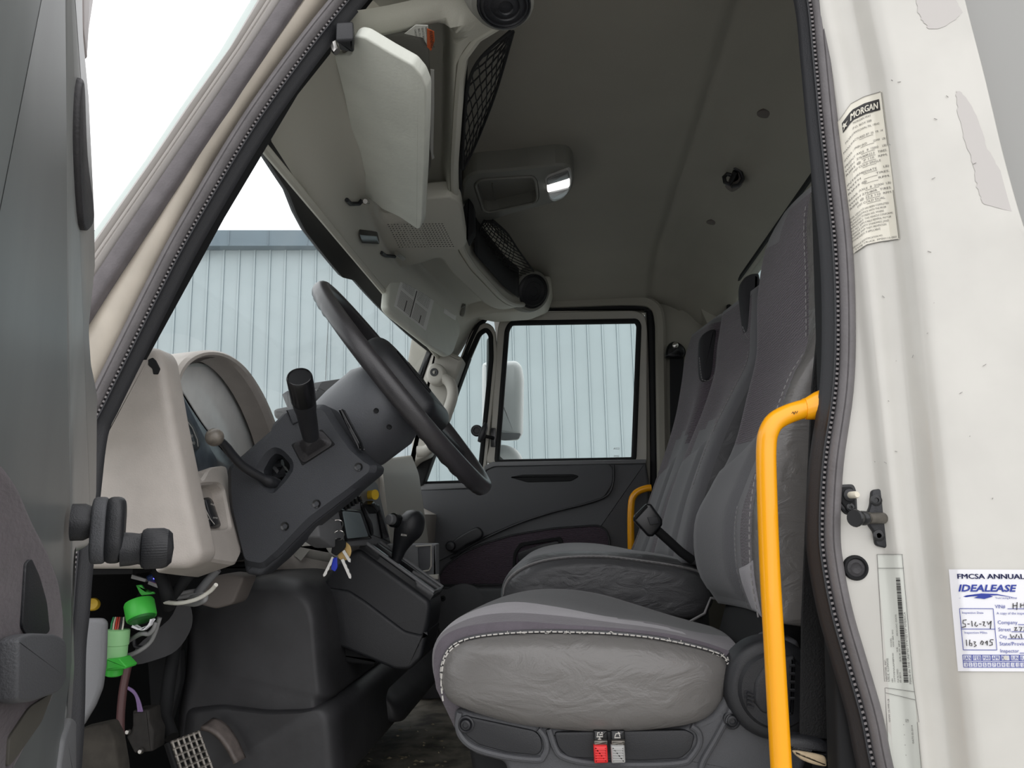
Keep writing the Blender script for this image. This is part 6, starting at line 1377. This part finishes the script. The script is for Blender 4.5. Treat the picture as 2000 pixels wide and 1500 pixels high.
tubething('footwell_hose', 'dark reddish brown hose running down the footwell', 'hose', [(252, 1290, 1.25), (240, 1350, 1.24), (235, 1420, 1.22), (240, 1480, 1.2), (246, 1560, 1.2)], .0065, mat('brown_hose', (92, 66, 66), .5))
tubething('white_tube', 'bright white tube curving out under the dashboard', 'tube', [(322, 1176, 1.2), (350, 1178, 1.19), (385, 1170, 1.18), (410, 1155, 1.17), (422, 1142, 1.16)], .0032, WCAB)
tubething('loose_cable', 'grey cable looping behind the white tube', 'cable', [(330, 1170, 1.24), (360, 1158, 1.25), (390, 1154, 1.26), (386, 1162, 1.24), (340, 1168, 1.24)], .0036, CAB)
tubething('loose_cable', 'grey cable bending back under the white tube', 'cable', [(350, 1176, 1.24), (380, 1180, 1.22), (400, 1172, 1.21), (398, 1162, 1.22), (370, 1168, 1.24)], .0040, CAB)
tubething('loose_cable', 'grey cable hooking below the dark green ring', 'cable', [(304, 1215, 1.16), (300, 1228, 1.16), (290, 1238, 1.16), (275, 1238, 1.16), (250, 1252, 1.18)], .0036, CAB)
tubething('loose_cable', 'grey cable crossing down to the pale green connector', 'cable', [(312, 1206, 1.19), (296, 1250, 1.19), (270, 1272, 1.18), (240, 1284, 1.18)], .0036, CAB)
tubething('loose_cable', 'dark cable loop below the green ring', 'cable', [(262, 1250, 1.20), (264, 1262, 1.20), (280, 1264, 1.20), (296, 1254, 1.20)], .0028, BLACK)
tubething('wiring_loom', 'thick black wiring loom dropping behind the dashboard edge', 'cable', [(300, 1100, 1.2), (316, 1130, 1.2), (326, 1160, 1.2), (330, 1185, 1.22)], .010, BLKM)
tubething('wiring_loom', 'black wiring loom slanting down from the column to the tube', 'cable', [(380, 1110, 1.22), (356, 1140, 1.22), (336, 1165, 1.22)], .009, BLKM)
tubething('wiring_loom', 'grey sheathed loom under the column', 'cable', [(425, 1112, 1.25), (405, 1135, 1.25), (385, 1160, 1.25)], .007, MGREY)
for k in range(4): tubething('purple_wire', 'thin purple wires dropping to the footwell bracket', 'wire', [(250, 1342+k, 1.3), (262, 1350+k*1.5, 1.3), (272-k*1.5, 1368, 1.3), (278-k*2.5, 1390, 1.3)], .0016, mat('purple_wire', (128, 104, 148), .5), 'purple wires in the footwell')
t = thing('green_connector', 'pale green round wiring connector hanging beside the kick panel', 'connector', P(228, 1260, 1.15))
ax0, ax1 = P(231, 1232, 1.15), P(226, 1285, 1.15); ax = (ax0-ax1).normalized()
MB().lathe(ax1, ax, [(.0150, 0), (.0155, .002), (.0155, .018), (.0165, .019), (.0165, .040), (.015, .041), (0, .041)], 28).build('connector_barrel', GRNL, t)
MB().lathe(P(222, 1321, 1.15), ax, [(.008, 0), (.012, .002), (.0125, .010), (.015, .012), (.0155, .026), (0, .026)], 24).build('connector_base', GRN, t, label='bright green base')
MB().slab(rpx([(208, 1287), (232, 1286), (247, 1302), (244, 1307), (208, 1309)], 2, 1.13), (0, .03, 0), .002).build('connector_latch', GRN, t)
cols_ = [(60, 140, 90), (210, 200, 180), (200, 70, 60), (190, 90, 80), (60, 60, 64), (220, 215, 205)]
for k, cc in enumerate(cols_): MB().tube([P(216+k*4.4, 1234, 1.145+.003*(k % 2)), P(218+k*4.6, 1218, 1.15), P(222+k*4, 1206, 1.16)], .0013, 6).build('connector_wire', mat('wire_%d_%d' % (cc[0], cc[1]), cc, .5), t)
t = thing('green_ring_connector', 'bright green taped ring connector tilted below the dashboard', 'connector', P(272, 1198, 1.15))
ax = V((-.38, .25, .9)).normalized()
MB().lathe(P(277, 1208, 1.15), ax, [(.0205, 0), (.0215, .003), (.0215, .024), (.020, .027), (.014, .027), (.012, .02), (0, .02)], 36).build('ring_body', GRN, t)
MB().lathe(P(277, 1209, 1.149), -ax, [(.020, -.002), (.018, .002), (.012, .003), (0, .001)], 24).build('ring_underside', mat('deep_green', (36, 110, 44), .5), t)
MB().slab(rpx([(256, 1222), (270, 1228), (286, 1222), (296, 1208), (292, 1222), (280, 1232), (272, 1232)], 2, 1.145), (0, .01, 0), .002).build('torn_label', PAPER, t, label='torn white label')
t = thing('green_bracket', 'small dark green angled bracket above the green ring', 'bracket', P(280, 1155, 1.2))
MB().slab(rpx([(265, 1143), (276, 1142), (284, 1155), (300, 1156), (302, 1160), (276, 1163), (272, 1158)], 1.5, 1.2), (0, .004, 0), .001).build('bracket_plate', GRN, t)
t = thing('blue_module', 'small blue electronic module with a white strip under the dashboard', 'module', P(298, 1132, 1.22))
MB().slab(rpx([(284, 1126), (298, 1120), (311, 1130), (310, 1146), (290, 1140)], 2, 1.22), (0, .02, 0), .003).build('module_body', mat('navy_blue', (40, 60, 110), .4), t)
MB().slab(rpx([(290, 1134), (310, 1142), (308, 1149), (288, 1141)], 1.5, 1.216), (0, .01, 0), .001).build('module_strip', GRT, t)
MB().slab(rpx([(257, 1122), (286, 1131), (283, 1137), (255, 1130)], 1.5, 1.23), (0, .01, 0), .001).build('module_label', GRT, t)
for a, b_, cc in ((301, 1130, (90, 90, 255)), (305, 1132, (255, 90, 90))): MB().lathe(P(a, b_, 1.2185), NY, [(.0012, 0), (.0012, .0008), (0, .0012)], 10).build('indicator_light', mat('led_%d' % cc[0], cc, .3, emit=3), t)
t = thing('footwell_bracket', 'black dusty steel bracket with bright screws in the footwell', 'bracket', P(272, 1430, 1.3))
MB().slab(rpx([(258, 1388), (290, 1386), (292, 1412), (300, 1430), (298, 1468), (262, 1472), (246, 1440), (258, 1420)], 4, 1.3), (0, .04, 0), .004).build('bracket_body', mat('dusty_black', (48, 46, 44), .8, var=.3, vscale=60), t)
for a, b_ in ((250, 1429), (275, 1467)): MB().lathe(P(a, b_, 1.295), NY, [(.0045, -.002), (.0045, .002), (.003, .004), (0, .004)], 14).build('screw', METAL, t)
t = thing('footwell_crossmember', 'black duct and support behind the wires in the footwell', 'support', P(300, 1160, 1.5))
MB().slab(rpx([(440, 1120), (478, 1125), (455, 1180), (420, 1190), (385, 1180), (400, 1130)], 10, 1.34), (0, .06, 0), .005, 3).build('column_mount', HOOD_IN, t)
MB().slab(rpx([(195, 1100), (500, 1100), (480, 1170), (380, 1215), (330, 1240), (200, 1230)], 10, 1.55), (0, .05, 0), .01).build('duct_panel', BLKM, t)

t = thing('yellow_plug', 'small yellow plug in the dark gap left of the green ring', 'plug', P(181, 1180, 1.3))
MB().lathe(P(181, 1180, 1.3), (.3, -1, .2), [(.010, -.01), (.011, 0), (.009, .004), (0, .005)], 18).build('plug_body', YEL2, t)
# ------------------------------------------------------------------ sub-parts: hang small pieces on the part they belong to
def hang(child, part):
    for o in [o for o in C.objects if o.parent and o.name.split('.')[0] == child and o.type == 'MESH']:
        for q in o.parent.children:
            if q.name.split('.')[0] == part and q is not o and q.type == 'MESH' and q.parent.type == 'EMPTY':
                o.parent = q; o.matrix_parent_inverse = Matrix.Translation(-V(q.parent.location)) if False else (q.parent.matrix_world @ q.matrix_parent_inverse @ q.matrix_basis).inverted(); break
for c_, p_ in (('pad_emblem', 'horn_pad'), ('logo_lettering', 'logo_bar'), ('rocker_switch', 'switch_plate'), ('lit_lens', 'lamp_bezel'), ('lens_panel', 'lamp_bezel'), ('release_button', 'lever_handle'), ('button_collar', 'lever_handle'),
               ('handle_mark', 'lever_handle'), ('backrest_stitching', 'backrest'), ('seam_welt', 'cushion_side'), ('seam_stitching', 'cushion_side'), ('thread_ends', 'cushion_side'), ('cap_bolt', 'side_cover'), ('recliner_boss', 'recliner_cover'), ('grip_ridges', 'recliner_cover'),
               ('tab_ridges', 'lever_tab'), ('lever_icon', 'lever_bracket'), ('grille_holes', 'centre_panel'), ('pocket_rim', 'pod_body'), ('pocket_step', 'pod_body'), ('pedal_grid', 'pedal_pad'), ('tread_ribs', 'pedal_tread'),
               ('plunger_collar', 'switch_body'), ('indicator_light', 'module_body'), ('cutout_edge', 'holder_cutout'), ('screw_hole', 'switch_housing'), ('dial_needle', 'dial'), ('dial_marks', 'dial'), ('cover_ribs', 'side_cover'), ('headrest_opening', 'backrest')):
    hang(c_, p_)
